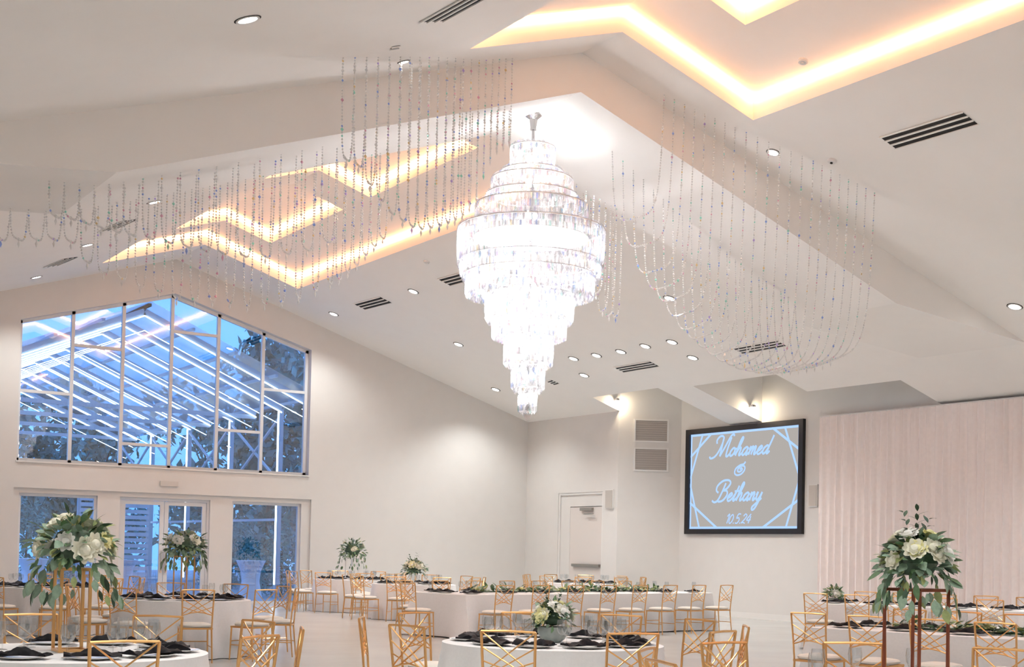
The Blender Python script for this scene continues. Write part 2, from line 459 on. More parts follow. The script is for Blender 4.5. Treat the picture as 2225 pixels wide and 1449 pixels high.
for k, (x, y, z, lb) in enumerate(((21.35, 28.46, 5.50, 'warm puck light glowing inside the ceiling pocket above the stacked wall grilles'),
                                   (22.55, 24.60, 5.12, 'warm puck light glowing inside the ceiling pocket above the screen'))):
    e = empty('pocket_light', (x, y, z))
    MB().lathe([(.07, 0), (.07, .05), (.03, .07)], 14).obj('housing', M_CHROME, e)
    MB().lathe([(.06, -.012), (.06, 0)], 14).obj('lens', M_POCK, e)
    MB().box(-.03, .03, .03, .12, -.005, .045).obj('bracket', M_CHROME, e)
    tag(e, lb, 'light', 'puck lights in the ceiling pockets')
    lamp('puck_lamp', 'POINT', (0, 0, -.06), POCK, (1, .8, .55), .05, e)

# right wall, its splayed corner and the door wall
struct(MB().box(XS, XS+.2, YN-.2, 27.86, 0, ZP+.05).obj('wall_right', M_WALL))
A_, B_ = Vector((21.52, 28.58)), Vector((XS+.02, 27.76))
nrm = Vector((B_.y-A_.y, -(B_.x-A_.x))).normalized()
if nrm.dot(Vector((-1, -1))) < 0: nrm = -nrm
struct(MB().slab([(0, 0), (1, 0), (1, ZP+.05), (0, ZP+.05)], [], lambda u, v, t: (A_.x+(B_.x-A_.x)*u-nrm.x*t, A_.y+(B_.y-A_.y)*u-nrm.y*t, v), .2).obj('wall_splay', M_WALL))
DX = 21.52
struct(MB().slab([(28.58, 0), (29.22, 0), (29.22, 3.16), (31.3, 3.16), (31.3, 0), (YW, 0), (YW, 5.3), (28.58, 5.3)], [], lambda u, v, t: (DX+t, u, v), .2).obj('wall_service', M_WALL))
# service door with transom panel, closer and push bar
d = empty('door_2', (DX, 30.26, 0)); struct(d)
def dbox(name, y0, y1, z0, z1, x0, x1, m, p=d): return MB().box(x0-DX, x1-DX, y0-30.26, y1-30.26, z0, z1).obj(name, m, p)
dbox('door_frame', 29.22, 29.28, 0, 3.16, DX+.02, DX+.14, M_TRIM); dbox('door_frame', 31.24, 31.30, 0, 3.16, DX+.02, DX+.14, M_TRIM)
dbox('door_frame', 29.28, 31.24, 3.10, 3.16, DX+.02, DX+.14, M_TRIM)
dbox('backing_panel', 29.22, 31.30, 0, 3.16, DX+.15, DX+.19, M_WALL)  # added behind the leaf so no sky light leaks through its gaps
dbox('transom_panel', 29.28, 31.24, 2.78, 3.10, DX+.06, DX+.10, M_WALL)
dbox('side_panel', 30.80, 31.24, 0, 2.78, DX+.06, DX+.10, M_WALL)
lf = dbox('door_leaf', 29.30, 30.78, .01, 2.76, DX+.05, DX+.10, mat('door_paint', (.70, .665, .64), .5))
dbox('push_bar', 29.34, 30.60, 1.15, 1.22, DX-.02, DX+.05, mat('brushed_steel', (.35, .34, .32), .35, .8), lf)
dbox('door_closer', 29.7, 30.25, 2.66, 2.74, DX-.02, DX+.05, mat('brushed_steel', (.35, .34, .32), .35, .8), lf)
dbox('closer_arm', 29.6, 30.0, 2.56, 2.585, DX-.06, DX-.02, mat('brushed_steel', (.35, .34, .32), .35, .8), lf)
# baseboards
struct(MB().box(XS-.02, XS, YN, 27.75, 0, .14).obj('baseboard_right', M_TRIM))
struct(MB().box(14.85, DX, YW-.02, YW, 0, .14).obj('baseboard_far', M_TRIM))
struct(MB().box(XL, 7.25, YW-.02, YW, 0, .14).obj('baseboard_far_left', M_TRIM))

# wall grilles on the splay
def splay(px, py):
    dd = ray(px, py); n3 = Vector((nrm.x, nrm.y, 0)); t = (Vector((A_.x, A_.y, 0))-CAM).dot(n3)/dd.dot(n3); return CAM+dd*t
def grille(cs, lb):
    P = [splay(*c) for c in cs]
    x0, x1 = (P[0].xy-A_).length, (P[1].xy-A_).length; z0, z1 = P[2].z, P[0].z
    u = (B_-A_).normalized(); c2 = A_+u*((x0+x1)/2)
    e = empty('wall_grille', (c2.x, c2.y, z0), atan2(u.y, u.x))
    hw = (x1-x0)/2; H = z1-z0; sgn = -1
    g = MB().slab([(-hw, 0), (hw, 0), (hw, H), (-hw, H)], [[(-hw+.04, .04), (hw-.04, .04), (hw-.04, H-.04), (-hw+.04, H-.04)]], lambda a, b, t: (a, sgn*t, b), .05)
    g.obj('grille_frame', M_TRIM, e)
    MB().box(-hw+.04, hw-.04, -.025, -.005, .04, H-.04).obj('backing', mat('grille_grey', (.42, .40, .375), .7), e)
    for k in range(9):
        z = .07+k*(H-.14)/8
        MB().box(-hw+.04, hw-.04, -.04, -.025, z-.012, z+.006).obj('louvre', mat('louvre_grey', (.50, .475, .45), .6), e)
    tag(e, lb, 'grille', 'wall grilles on the splayed corner')
grille([(1378, 910), (1453, 910), (1378, 960)], 'upper of the two stacked grey wall grilles left of the screen')
grille([(1377, 972), (1452, 972), (1377, 1023)], 'lower of the two stacked grey wall grilles left of the screen')
M_SPK = mat('speaker_cover', (.52, .50, .47), .7)
def wallspk(x, y0, y1, z0, z1, lb):
    e = empty('wall_speaker', (x, (y0+y1)/2, z0)); hw = abs(y1-y0)/2
    MB().box(-.05, 0, -hw, hw, 0, z1-z0).obj('housing', M_TRIM, e)
    MB().box(-.06, -.05, -hw+.02, hw-.02, .02, z1-z0-.02).obj('cover', M_SPK, e)
    tag(e, lb, 'speaker', 'slim wall speakers')
wallspk(DX, 28.72, 29.06, 2.70, 3.20, 'slim grey wall speaker between the service door and the corner')
wallspk(XS, 22.78, 23.06, 2.70, 3.22, 'slim grey wall speaker between the screen and the drapes')

# ================================================================== CEILING FIXTURES
def slope_frame(side):
    """axes of a slope: x' down the slope, y' along the hall, z' up out of the room"""
    tx = Vector((1, 0, -SL*side)).normalized(); ty = Vector((0, 1, 0)); tz = tx.cross(ty)
    return Matrix((tx, ty, tz)).transposed().to_4x4()
me_ring = MB().lathe([(.105, .0), (.105, -.012), (.085, -.012), (.078, .0)], 20, cap=False).mesh('trim_ring', M_TRIM)
me_dark_ring = MB().lathe([(.118, -.001), (.118, -.004), (.104, -.004), (.104, -.001)], 20, cap=False).mesh('dark_ring', M_SLOT)  # solid dark ring around the trim
me_lens = MB().lathe([(.084, -.004), (.084, -.009)], 20).mesh('lens', M_LENS)
def downlight(px, py, side, Z, power, scale=1.15, lamp_on=True):
    P = on_s(px, py, side, Z) if px is not None else py
    e = empty('ceiling_light')
    e.matrix_basis = Matrix.Translation(P) @ slope_frame(side) @ Matrix.Diagonal((scale, scale, 1, 1))
    inst('trim_ring', me_ring, e); inst('dark_ring', me_dark_ring, e); inst('lens', me_lens, e)
    if lamp_on:
        l = lamp('downlight_lamp', 'SPOT', (0, 0, -.03), power, (.985, .985, .95), .08, e, radians(125), .8)
        l.matrix_basis = slope_frame(side).inverted() @ Matrix.Translation((0, 0, -.03))
    return e
fr = [downlight(x, y, 1, ZR, DN_W) for x, y in ((725, 682), (898, 633), (996, 748), (1077, 846))]
by_order(fr, 'round downlight', 'on the ceiling between the gable window and the chandelier', cat='light', group='round ceiling downlights')
fr = [downlight(x, y, 1, ZR, DN_W*.5) for x, y in ((1246, 779), (1296, 772), (1349, 764), (1402, 752), (1460, 743), (1505, 777), (1269, 815))]
by_order(fr, 'round downlight', 'in the cluster above the wall grilles and screen', cat='light', group='round ceiling downlights')
tag(downlight(1455, 648, 1, ZR, DN_W), 'lone round downlight behind the bead swag right of the chandelier', 'light', 'round ceiling downlights')
tag(downlight(2205, 666, 1, ZR, DN_W), 'round downlight at the right edge of the picture', 'light', 'round ceiling downlights')
tag(downlight(1680, 331, 1, ZR, DN_W, .9, False), 'round downlight among the bead hooks on the right near slope', 'light', 'round ceiling downlights')
fr = [downlight(x, y, -1, ZR, DN_W) for x, y in ((335, 439), (190, 532), (79, 602))]
for o, t in zip(fr, ('largest round downlight among the bead strands upper left of the gable window', 'round downlight behind the leftmost bead loops',
                     'lowest left round downlight close to the gable window corner')): tag(o, t, 'light', 'round ceiling downlights')
tag(downlight(538, 42, -1, ZR, DN_W), 'big near round downlight at the top left of the ceiling', 'light', 'round ceiling downlights')
tag(downlight(877, 134, -1, ZR, DN_W, .7, False), 'small round downlight by the near bead hooks left of the tray', 'light', 'round ceiling downlights')
fr = [downlight(x, y, -1, ZB, DN_W*.6, .8) for x, y in ((245, 380), (580, 331))]
by_order(fr, 'round downlight', 'under the dropped beam on the left slope', cat='light', group='beam downlights')
fr = [downlight(x, y, 1, ZB, DN_W*.6, .7) for x, y in ((1275, 400), (1415, 408), (1438, 337), (1609, 533), (1790, 645))]
by_order(fr, 'round downlight', 'under the dropped beam right of the chandelier', cat='light', group='beam downlights')
# downlights of the near bays, above and behind the camera
k = 0
near = []
for y in (-5, -.5, 4, 8.5):
    for x, s in ((2.2, -1), (5.8, -1), (16.2, 1), (20.0, 1)):
        near.append(downlight(None, Vector((x, y, ceil_z(x))), s, ZR, DN_W))
near.append(downlight(None, Vector((20.4, 12.6, ceil_z(20.4))), 1, ZR, DN_W))  # added unseen downlight that washes the drapes
by_order(near, 'round downlight', 'of the near bays outside the picture', cat='light', group='round ceiling downlights', key=lambda o: (o.matrix_basis.translation.y, o.matrix_basis.translation.x))

def vent(a, b, side, wid, lb, Z=ZR, slots=3):
    A, B = on_s(*a, side, Z), on_s(*b, side, Z)
    L = (B-A).length
    e = empty('air_vent')
    ty = (B-A).normalized(); n = slope_frame(side).to_3x3() @ Vector((0, 0, 1)); tx = ty.cross(n).normalized()
    R = Matrix((tx, ty, n)).transposed().to_4x4()
    e.matrix_basis = Matrix.Translation((A+B)/2) @ R
    h = L/2; q = wid/2
    MB().box(-q, q, -h, h, -.006, -.001).obj('dark_backing', M_SLOT, e)
    for k in range(slots+1):
        x = -q+wid*k/slots; ww = .014 if 0 < k < slots else .012
        MB().box(x-ww, x+ww, -h-.01, h+.01, -.02, -.006).obj('vent_bar', M_CEIL, e)
    tag(e, lb, 'air vent', 'slotted ceiling air vents')
vent((1930, 310), (2108, 256), 1, .34, 'long slotted air vent on the right ceiling slope below the cove tray')
vent((965, 613), (1024, 597), 1, .34, 'slotted air vent tucked behind the left side of the chandelier')
vent((781, 666), (838, 651), 1, .34, 'slotted air vent between two downlights right of the gable window')
vent((1345, 803), (1421, 790), 1, .30, 'slotted air vent below the row of downlights left of the screen')
vent((1603, 762), (1697, 745), 1, .30, 'slotted air vent under the ends of the right bead swag')
vent((1196, 832), (1206, 829), 1, .25, 'small slotted vent peeking out beside the chandelier tip')
vent((938, 46), (1050, -16), -1, .34, 'slotted air vent cut off by the top edge left of the tray')
vent((392, 398), (425, 388), -1, .30, 'short air vent on the left slope above the inner tray')
vent((230, 500), (282, 478), -1, .34, 'slotted air vent behind the left bead strands')
vent((110, 578), (153, 560), -1, .34, 'slotted air vent at far left above the window corner')
vent((850, 104), (867, 101), -1, .10, 'tiny dark slot on the ceiling above the near bead hooks', slots=1)
def detector(px, py, side, lb):
    P = on_s(px, py, side); e = empty('smoke_detector'); e.matrix_basis = Matrix.Translation(P) @ slope_frame(side)
    MB().lathe([(.07, 0), (.07, -.025), (.055, -.04)], 16).obj('housing', M_TRIM, e)
    MB().lathe([(.02, -.04), (.02, -.055)], 10).obj('sensor', M_SLOT if py == 348 else M_TRIM, e)
    tag(e, lb, 'smoke detector', 'ceiling smoke detectors')
detector(1745, 131, 1, 'white smoke detector inside the large near ceiling tray')
detector(1808, 348, 1, 'round detector on the right slope beside the bead hooks')
detector(927, 568, 1, 'round detector between the lit tray and the chandelier')

# ================================================================== CHANDELIER
CX, CYY = XR, 16.86
def zpx(y): return on_y(1162, y, CYY).z
U = (zpx(400)-zpx(500))/100/2.013                # metres per unit of the tier table
tiers = [(245, 350, 100), (350, 386, 137), (386, 455, 180), (455, 502, 203), (502, 606, 248), (606, 745, 322), (745, 802, 308), (802, 890, 282),
         (890, 990, 195), (990, 1072, 165), (1072, 1185, 110), (1185, 1290, 75), (1290, 1390, 43)]
def zt(v): return zpx(200+v/2.013)
ch = empty('chandelier', (CX, CYY, ZB))
tag(ch, 'huge tiered crystal chandelier glowing white below the dropped beam', 'chandelier')
Z0 = ZB
MB().lathe([(.0, 0), (.135, 0), (.13, -.03), (.06, -.08), (.045, -.2), (.05, -.24), (.0, -.25)], 20, cap=False).obj('canopy', M_CHROME, ch, True)
MB().tube([(0, 0, -.24), (0, 0, zt(250)-Z0)], .022, 10).obj('stem', M_CHROME, ch)
MB().tube([(0, 0, zt(250)-Z0), (0, 0, zt(1395)-Z0)], .03, 8).obj('core_rod', M_CHROME, ch)
MB().lathe([(.0, zt(640)-Z0), (.86, zt(640)-Z0), (.86, zt(640)-Z0-.015), (0, zt(640)-Z0-.015)], 32, cap=False).obj('hidden_baffle', M_TRIM, ch)  # added opaque disc inside the tiers, blocks lamp light towards the beam
rnd = random.Random(3)
def prism(mb, x, y, z0, z1, wd, ang):
    c, s_ = cos(ang), sin(ang)
    sq = [(wd/2, 0), (0, wd*.35), (-wd/2, 0), (0, -wd*.35)]
    P = [(x+a*c-b*s_, y+a*s_+b*c) for a, b in sq]; e0 = z0+(z1-z0)*.2
    mb.add([(x, y, z1)]+[(p[0], p[1], z1-(z1-z0)*.08) for p in P]+[(p[0], p[1], e0) for p in P]+[(x, y, z0)],
           [(0, 1, 2), (0, 2, 3), (0, 3, 4), (0, 4, 1), (1, 5, 6, 2), (2, 6, 7, 3), (3, 7, 8, 4), (4, 8, 5, 1), (9, 6, 5), (9, 7, 6), (9, 8, 7), (9, 5, 8)])
for i, (a, b, r) in enumerate(tiers):
    R_ = r*U; z1, z0 = zt(a)-Z0, zt(b)-Z0-.03
    nxt = tiers[i+1][2]*U if i+1 < len(tiers) else 0
    tr = empty('crystal_tier', (0, 0, 0)); tr.parent = ch
    MB().lathe([(R_-.03, z1+.006), (R_-.012, z1+.006), (R_-.012, z1-.006), (R_-.03, z1-.006), (R_-.03, z1+.006)], 40, cap=False).obj('tier_ring', M_TRIM, tr)
    m = MB(); H = z1-z0; rows = max(1, round(H/.095)); n = max(10, int(2*pi*R_/.028))
    for row in range(rows):
        za = z1-.005-H*row/rows; zb = za-H/rows*1.12
        for k in range(n):
            th = 2*pi*(k+.5*(row % 2))/n; rr = R_-.012*row/rows-rnd.uniform(0, .012)
            prism(m, rr*cos(th), rr*sin(th), zb+rnd.uniform(-.01, .01), za, .027, th+pi/2+rnd.uniform(-.4, .4))
    # sloping crystal lid or skirt that bridges to the neighbouring tier
    prv = tiers[i-1][2]*U if i else .06
    lo = prv if prv < R_ else None
    if lo is not None:
        for row in range(max(1, int((R_-lo)/.06))):
            rr = lo+(R_-lo)*(row+.5)/max(1, int((R_-lo)/.06)); nn = max(8, int(2*pi*rr/.075))
            for k in range(nn):
                th = 2*pi*(k+.5*(row % 2))/nn; m.octa((rr*cos(th), rr*sin(th), z1+.02), .035, .03)
    if nxt < R_:
        nr = max(1, int((R_-nxt)/.055))
        for row in range(nr):
            rr = nxt+(R_-nxt)*(row+.5)/nr; nn = max(8, int(2*pi*rr/.07)); zz_ = z0+.03-.07*(1-row/nr)
            for k in range(nn):
                th = 2*pi*(k+.5*(row % 2))/nn; m.octa((rr*cos(th), rr*sin(th), zz_), .03, .045)
    tag(m.obj('crystals', M_CRYS, tr), kind='stuff')
MB().lathe([(0, 0), (.05, -.03), (.065, -.08), (.04, -.13), (0, -.17)], 14, c=(0, 0, zt(1390)-Z0), cap=False).obj('finial', M_CHROME, ch, True)
for k, (v, pw) in enumerate(((300, .15), (400, .35), (540, .65), (720, 1.9), (850, 1.7), (1000, .5), (1130, .2), (1240, .09), (1340, .04))):
    z = zt(v)-Z0
    MB().lathe([(0, .06), (.035, .03), (.042, 0), (.03, -.04), (0, -.06)], 10, c=(.06, 0, z), cap=False).obj('bulb', M_BULB, ch, True)
    MB().lathe([(0, .06), (.035, .03), (.042, 0), (.03, -.04), (0, -.06)], 10, c=(-.06, 0, z), cap=False).obj('bulb', M_BULB, ch, True)
    lamp('chandelier_lamp', 'POINT', (0, 0, z), CH_W*pw, (1, .985, .97), .10, ch)

# ================================================================== BEAD SWAGS
def poly_at(pl, x):
    if x <= pl[0][0]: return pl[0][1]
    for (a, ya), (b, yb) in zip(pl, pl[1:]):
        if x <= b: return ya+(yb-ya)*(x-a)/(b-a)
    return pl[-1][1]
def strand(A, B, env, what):
    """crystal strand hanging in a U from hook A to hook B; env gives the picture height of its lowest point"""
    mid = (A+B)/2
    px = proj(mid)
    bz = mid.z
    for _ in range(4):
        x, y, dd = proj((mid.x, mid.y, bz)); bz += (y-poly_at(env, x))*dd/FPX
    top = min(A.z, B.z)
    if bz > top-.15: bz = top-.15
    o0 = Vector(A)
    m = MB(); pts = []; N = 40
    # two curves to the lowest point, steep near the hooks
    for i in range(N+1):
        u = -1+2*i/N
        p = A.lerp(B, (u+1)/2); hz = A.z if u < 0 else B.z
        s_ = abs(u)
        k = .35*s_**2+.65*s_**6
        xy = (u+1)/2
        q = A.lerp(B, .5+.5*math.copysign(s_**.45, u))
        pts.append(Vector((q.x, q.y, bz+(hz-bz)*k)))
    # resample to beads
    L = [0]
    for a, b in zip(pts, pts[1:]): L.append(L[-1]+(b-a).length)
    step = .038; n = int(L[-1]/step); j = 0
    for i in range(n+1):
        s_ = i*step
        while j < len(L)-2 and L[j+1] < s_: j += 1
        f_ = (s_-L[j])/max(1e-6, L[j+1]-L[j]); p = pts[j].lerp(pts[j+1], min(1, f_))
        big = (i % 9 == 4)
        m.octa(tuple(p-o0), .023 if big else .0155, .026 if big else .018)
    lowest = Vector((mid.x, mid.y, bz))-o0
    m.octa((lowest.x, lowest.y, lowest.z-.06), .018, .05)
    e = empty('bead_strand', o0)
    m.obj('crystal_beads', M_BEAD, e)
    h = MB(); h.tube([(0, 0, .0), (0, 0, .03)], .006, 5)
    h.obj('hook', M_CHROME, e)
    h2 = MB(); bb = B-o0; h2.tube([bb, bb+Vector((0, 0, .03))], .006, 5); h2.obj('hook', M_CHROME, e)
    STR.append(e); e['_x'] = px[0]
    return e
def swag(n, pa, pb, fa, fb, env, where, jit=0):
    """n strands; hooks A along polyline pa (surface fa), hooks B along pb (surface fb)"""
    global STR
    STR = []
    for i in range(n):
        t = i/(n-1)
        def along(pl):
            k = t*(len(pl)-1); j = min(int(k), len(pl)-2); f_ = k-j
            return pl[j][0]+(pl[j+1][0]-pl[j][0])*f_, pl[j][1]+(pl[j+1][1]-pl[j][1])*f_
        A, B = fa(*along(pa)), fb(*along(pb))
        strand(A, B, env, where)
    for i, o in enumerate(sorted(STR, key=lambda o: o['_x'])):
        tag(o, f'{ordw(i)} looped crystal bead strand from the left in {where}', 'bead strand', 'crystal bead swags'); del o['_x']
def surf(x, y):                                     # hooks given in plan: ceiling, or beam underside
    side = -1 if x < XR else 1
    return Vector((x, y, beam_z(x) if BY0 <= y <= BY1 else ceil_z(x)))
ENV_R = [(1330, 440), (1375, 457), (1395, 505), (1418, 575), (1440, 615), (1478, 660), (1500, 700), (1540, 738), (1590, 775), (1640, 795), (1690, 803), (1740, 800), (1790, 790), (1830, 770), (1860, 740)]
swag(22, [(12.3, 15.4), (13.4, 15.1), (14.6, 14.7), (15.7, 14.5)], [(12.2, 16.5), (14.0, 17.0), (15.6, 17.3), (16.9, 17.4)], surf, surf, ENV_R, 'the long right swag')
ENV_B = [(1240, 470), (1262, 520), (1285, 600), (1305, 672), (1330, 690), (1352, 685), (1375, 655), (1395, 590), (1410, 520)]
swag(12, [(11.75, 17.9), (12.9, 18.0), (13.5, 17.95)], [(11.85, 18.5), (13.0, 18.7), (13.8, 18.6)], surf, surf, ENV_B, 'the swag behind the chandelier')
ENV_N = [(740, 340), (780, 360), (810, 410), (850, 462), (880, 482), (905, 497), (940, 492), (980, 480), (1010, 460), (1035, 425), (1055, 360), (1080, 320), (1110, 305)]
swag(20, [(6.75, 14.45), (7.6, 14.70), (8.4, 15.0), (9.2, 15.4), (9.75, 15.5)], [(7.05, 14.75), (7.95, 15.05), (8.75, 15.4), (9.5, 15.9), (10.1, 16.1)], surf, surf, ENV_N, 'the near left swag')
ENV_F = [(150, 520), (195, 575), (235, 600), (270, 606), (305, 622), (340, 630), (375, 648), (410, 650), (445, 655), (480, 652), (515, 660), (545, 665), (580, 660), (612, 655), (645, 648), (690, 628), (735, 605), (770, 580), (800, 545), (850, 500)]
swag(26, [(3.6, 17.9), (5.0, 18.0), (6.6, 18.05), (8.2, 18.0), (9.0, 17.9)], [(3.90, 18.25), (5.3, 18.4), (6.9, 18.45), (8.5, 18.4), (9.3, 18.2)], surf, surf, ENV_F, 'the far left swag')
ENV_G = [(140, 470), (240, 500), (340, 520), (450, 545), (560, 560), (680, 540), (760, 500), (830, 450)]
swag(16, [(3.9, 16.3), (4.8, 16.4), (6.0, 16.5), (7.4, 16.4)], [(4.15, 16.6), (5.1, 16.75), (6.35, 16.85), (7.75, 16.7)], surf, surf, ENV_G, 'the inner left swag')

# ================================================================== SCREEN
SY0, SY1, SZ0, SZ1 = 27.48, 23.23, 2.066, 4.77
scr = empty('projection_screen', (XS, (SY0+SY1)/2, SZ0))
tag(scr, 'black framed screen showing pale blue script names and date on the right wall', 'screen')
SW, SH = SY0-SY1, SZ1-SZ0
def sp(u, v, x): return (x, SW/2-u*SW, SH*(1-v))       # u right, v down, both 0..1 of the outer frame
fu, fv = .034, .048
MB().slab([(0, 0), (1, 0), (1, 1), (0, 1)], [[(fu, fv), (1-fu, fv), (1-fu, 1-fv), (fu, 1-fv)]], lambda u, v, t: sp(u, v, -.09+t), .09).obj('screen_frame', M_BLACK, scr)
M_FACE = emis('screen_grey', (.33, .308, .29), 1.0)
M_INK = emis('screen_ink', (.36, .55, .95), .95)
MB().add([sp(fu, fv, -.03), sp(1-fu, fv, -.03), sp(1-fu, 1-fv, -.03), sp(fu, 1-fv, -.03)], [(0, 1, 2, 3)]).obj('screen_face', M_FACE, scr)
IW, IH = SW*(1-2*fu), SH*(1-2*fv)
def face_pt(u, v, k=0): return sp(fu+u*(1-2*fu), fv+v*(1-2*fv), -.032-k*.0006)
def ribbon(mb, pts, wd, k=0):
    """flat ribbon on the screen face; pts in face units u, v"""
    P = [Vector((u*IW, v*IH)) for u, v in pts]
    vs_ = []; fs = []
    for i, p in enumerate(P):
        d_ = (P[min(i+1, len(P)-1)]-P[max(i-1, 0)]); d_ = d_.normalized() if d_.length else Vector((1, 0)); n_ = Vector((-d_.y, d_.x))*wd/2
        for q in (p+n_, p-n_): vs_.append(face_pt(q.x/IW, q.y/IH, k))
    for i in range(len(P)-1): fs.append((2*i, 2*i+1, 2*i+3, 2*i+2))
    mb.add(vs_, fs)
b = .012
for k, pts in enumerate((((0, b), (1, b)), ((0, 1-b), (1, 1-b)), ((b*.7, 0), (b*.7, 1)), ((1-b*.7, 0), (1-b*.7, 1)))):
    m = MB(); ribbon(m, pts, .055, k); m.obj('border_line', M_INK, scr)
for k, pts in enumerate((((.12, 0), (0, .47)), ((.21, 0), (0, .24)), ((0, .52), (.10, 1)), ((0, .72), (.28, 1)), ((.87, 0), (1, .5)), ((.76, 0), (1, .24)), ((1, .53), (.89, 1)), ((1, .72), (.68, 1)))):
    m = MB(); ribbon(m, pts, .06, 4+k); m.obj('corner_line', M_INK, scr)
GL = {
 'M': ([[(-.2, 1.7), (-.35, 2.2), (-.05, 2.65), (.4, 2.5), (.5, 1.8), (.35, .7), (.05, .05), (-.4, -.15), (-.65, .1)], [(.45, 2.3), (.6, 1.1), (.7, .05)], [(.7, .05), (1.0, 1.2), (1.3, 2.5), (1.6, 2.75), (1.75, 2.5)], [(1.45, 2.4), (1.42, 1), (1.5, .1), (1.7, 0), (1.95, .35)]], 1.85),
 'B': ([[(.55, 2.3), (.45, 1.2), (.25, .15), (-.1, -.12), (-.5, .1)], [(.0, 1.1), (-.35, 1.4), (-.4, 2.0), (.1, 2.6), (.8, 2.65), (1.15, 2.25), (.9, 1.6), (.45, 1.35)], [(.45, 1.35), (1.0, 1.3), (1.2, .75), (.9, .1), (.4, -.05), (.2, .2)]], 1.35),
 'o': ([[(.3, 1), (.1, .6), (.12, .2), (.3, 0), (.55, .25), (.6, .7), (.42, 1), (.3, .95)], [(.5, .9), (.8, .85)]], .75),
 'h': ([[(0, .1), (.3, 1.2), (.42, 2.1), (.28, 2.25), (.17, 1.6), (.12, 0)], [(.12, .3), (.3, .85), (.48, 1), (.56, .7), (.52, .2), (.62, 0), (.85, .3)]], .82),
 'a': ([[(.6, .85), (.4, 1), (.12, .7), (.08, .25), (.25, 0), (.5, .3), (.64, .95)], [(.64, .95), (.58, .2), (.68, 0), (.88, .3)]], .85),
 'm': ([[(0, .6), (.1, 1), (.1, 0)], [(.1, .4), (.28, .95), (.4, .95), (.42, .6), (.4, 0)], [(.42, .4), (.6, .95), (.72, .95), (.74, .6), (.72, .15), (.82, 0), (1.0, .3)]], 1.0),
 'n': ([[(0, .6), (.1, 1), (.1, 0)], [(.1, .4), (.28, .95), (.42, .95), (.46, .6), (.44, .15), (.54, 0), (.72, .3)]], .72),
 'e': ([[(.02, .3), (.35, .55), (.5, .82), (.36, 1), (.14, .75), (.08, .3), (.25, 0), (.5, .1), (.68, .35)]], .66),
 'd': ([[(.6, .85), (.4, 1), (.12, .7), (.08, .25), (.25, 0), (.5, .3), (.68, 1.1), (.8, 2.2)], [(.7, 1.2), (.6, .2), (.7, 0), (.9, .3)]], .9),
 't': ([[(.02, .3), (.3, 1.2), (.38, 1.9)], [(.3, 1.2), (.18, .3), (.26, 0), (.5, .3)], [(.05, 1.2), (.55, 1.25)]], .5),
 'y': ([[(0, .6), (.1, 1), (.1, .35), (.25, .02), (.45, .3), (.6, 1)], [(.6, 1), (.52, -.2), (.35, -1.0), (.1, -1.2), (0, -.85), (.3, -.4), (.75, .25)]], .8),
 '&': ([[(.85, 2.0), (.75, 1.65), (.35, 1.5), (.02, 1.0), (.1, .35), (.5, .0), (.95, .15), (1.15, .7), (1.0, 1.25), (.65, 1.4), (.35, 1.1), (.35, .65), (.65, .5), (.85, .8), (.7, 1.05), (.55, .85)]], 1.2),
 '1': ([[(0, 1.3), (.3, 1.7), (.3, 0)]], .5), '0': ([[(.4, 1.7), (.1, 1.2), (.1, .4), (.35, 0), (.65, .4), (.68, 1.2), (.4, 1.7)]], .85),
 '5': ([[(.7, 1.7), (.25, 1.7), (.15, .95), (.5, 1.05), (.7, .6), (.5, .05), (.1, .1)]], .85), '2': ([[(.1, 1.3), (.35, 1.7), (.68, 1.4), (.5, .8), (.05, .05)], [(.05, .05), (.35, .15), (.75, 0)]], .85),
 '4': ([[(.5, 1.7), (.05, .6), (.75, .65)], [(.6, 1.3), (.5, 0)]], .85), '.': ([[(.1, 0), (.16, .06), (.2, .12)]], .35)}
def smooth(pts, n=7):
    if len(pts) < 3: return pts
    P = [pts[0]]+list(pts)+[pts[-1]]; out = []
    for i in range(1, len(P)-2):
        for j in range(n):
            t_ = j/n; a, b_, c, d_ = P[i-1], P[i], P[i+1], P[i+2]
            out.append(tuple(.5*((2*b_[k])+(-a[k]+c[k])*t_+(2*a[k]-5*b_[k]+4*c[k]-d_[k])*t_**2+(-a[k]+3*b_[k]-3*c[k]+d_[k])*t_**3) for k in (0, 1)))
    return out+[P[-2]]
def write(name, text, u0, u1, vbase, h, wd):
    """h: height of an x-height unit in face units v"""
    adv = sum(GL[c][1] for c in text); slant = .33
    sx = (u1-u0)/(adv+.5); m = MB(); x = 0
    q = 0
    for c in text:
        for st in GL[c][0]:
            q += 1
            ribbon(m, [(u0+sx*(x+a+slant*b_), vbase-b_*h) for a, b_ in smooth(st)], wd, 13+q % 24)
        x += GL[c][1]
    return m.obj(name, M_INK, scr)
write('script_name', 'Mohamed', .235, .775, .255, .080, .052)
write('ampersand', '&', .415, .545, .455, .066, .044)
write('script_name', 'Bethany', .255, .715, .715, .080, .052)
write('date_line', '10.5.24', .35, .605, .945, .055, .030)

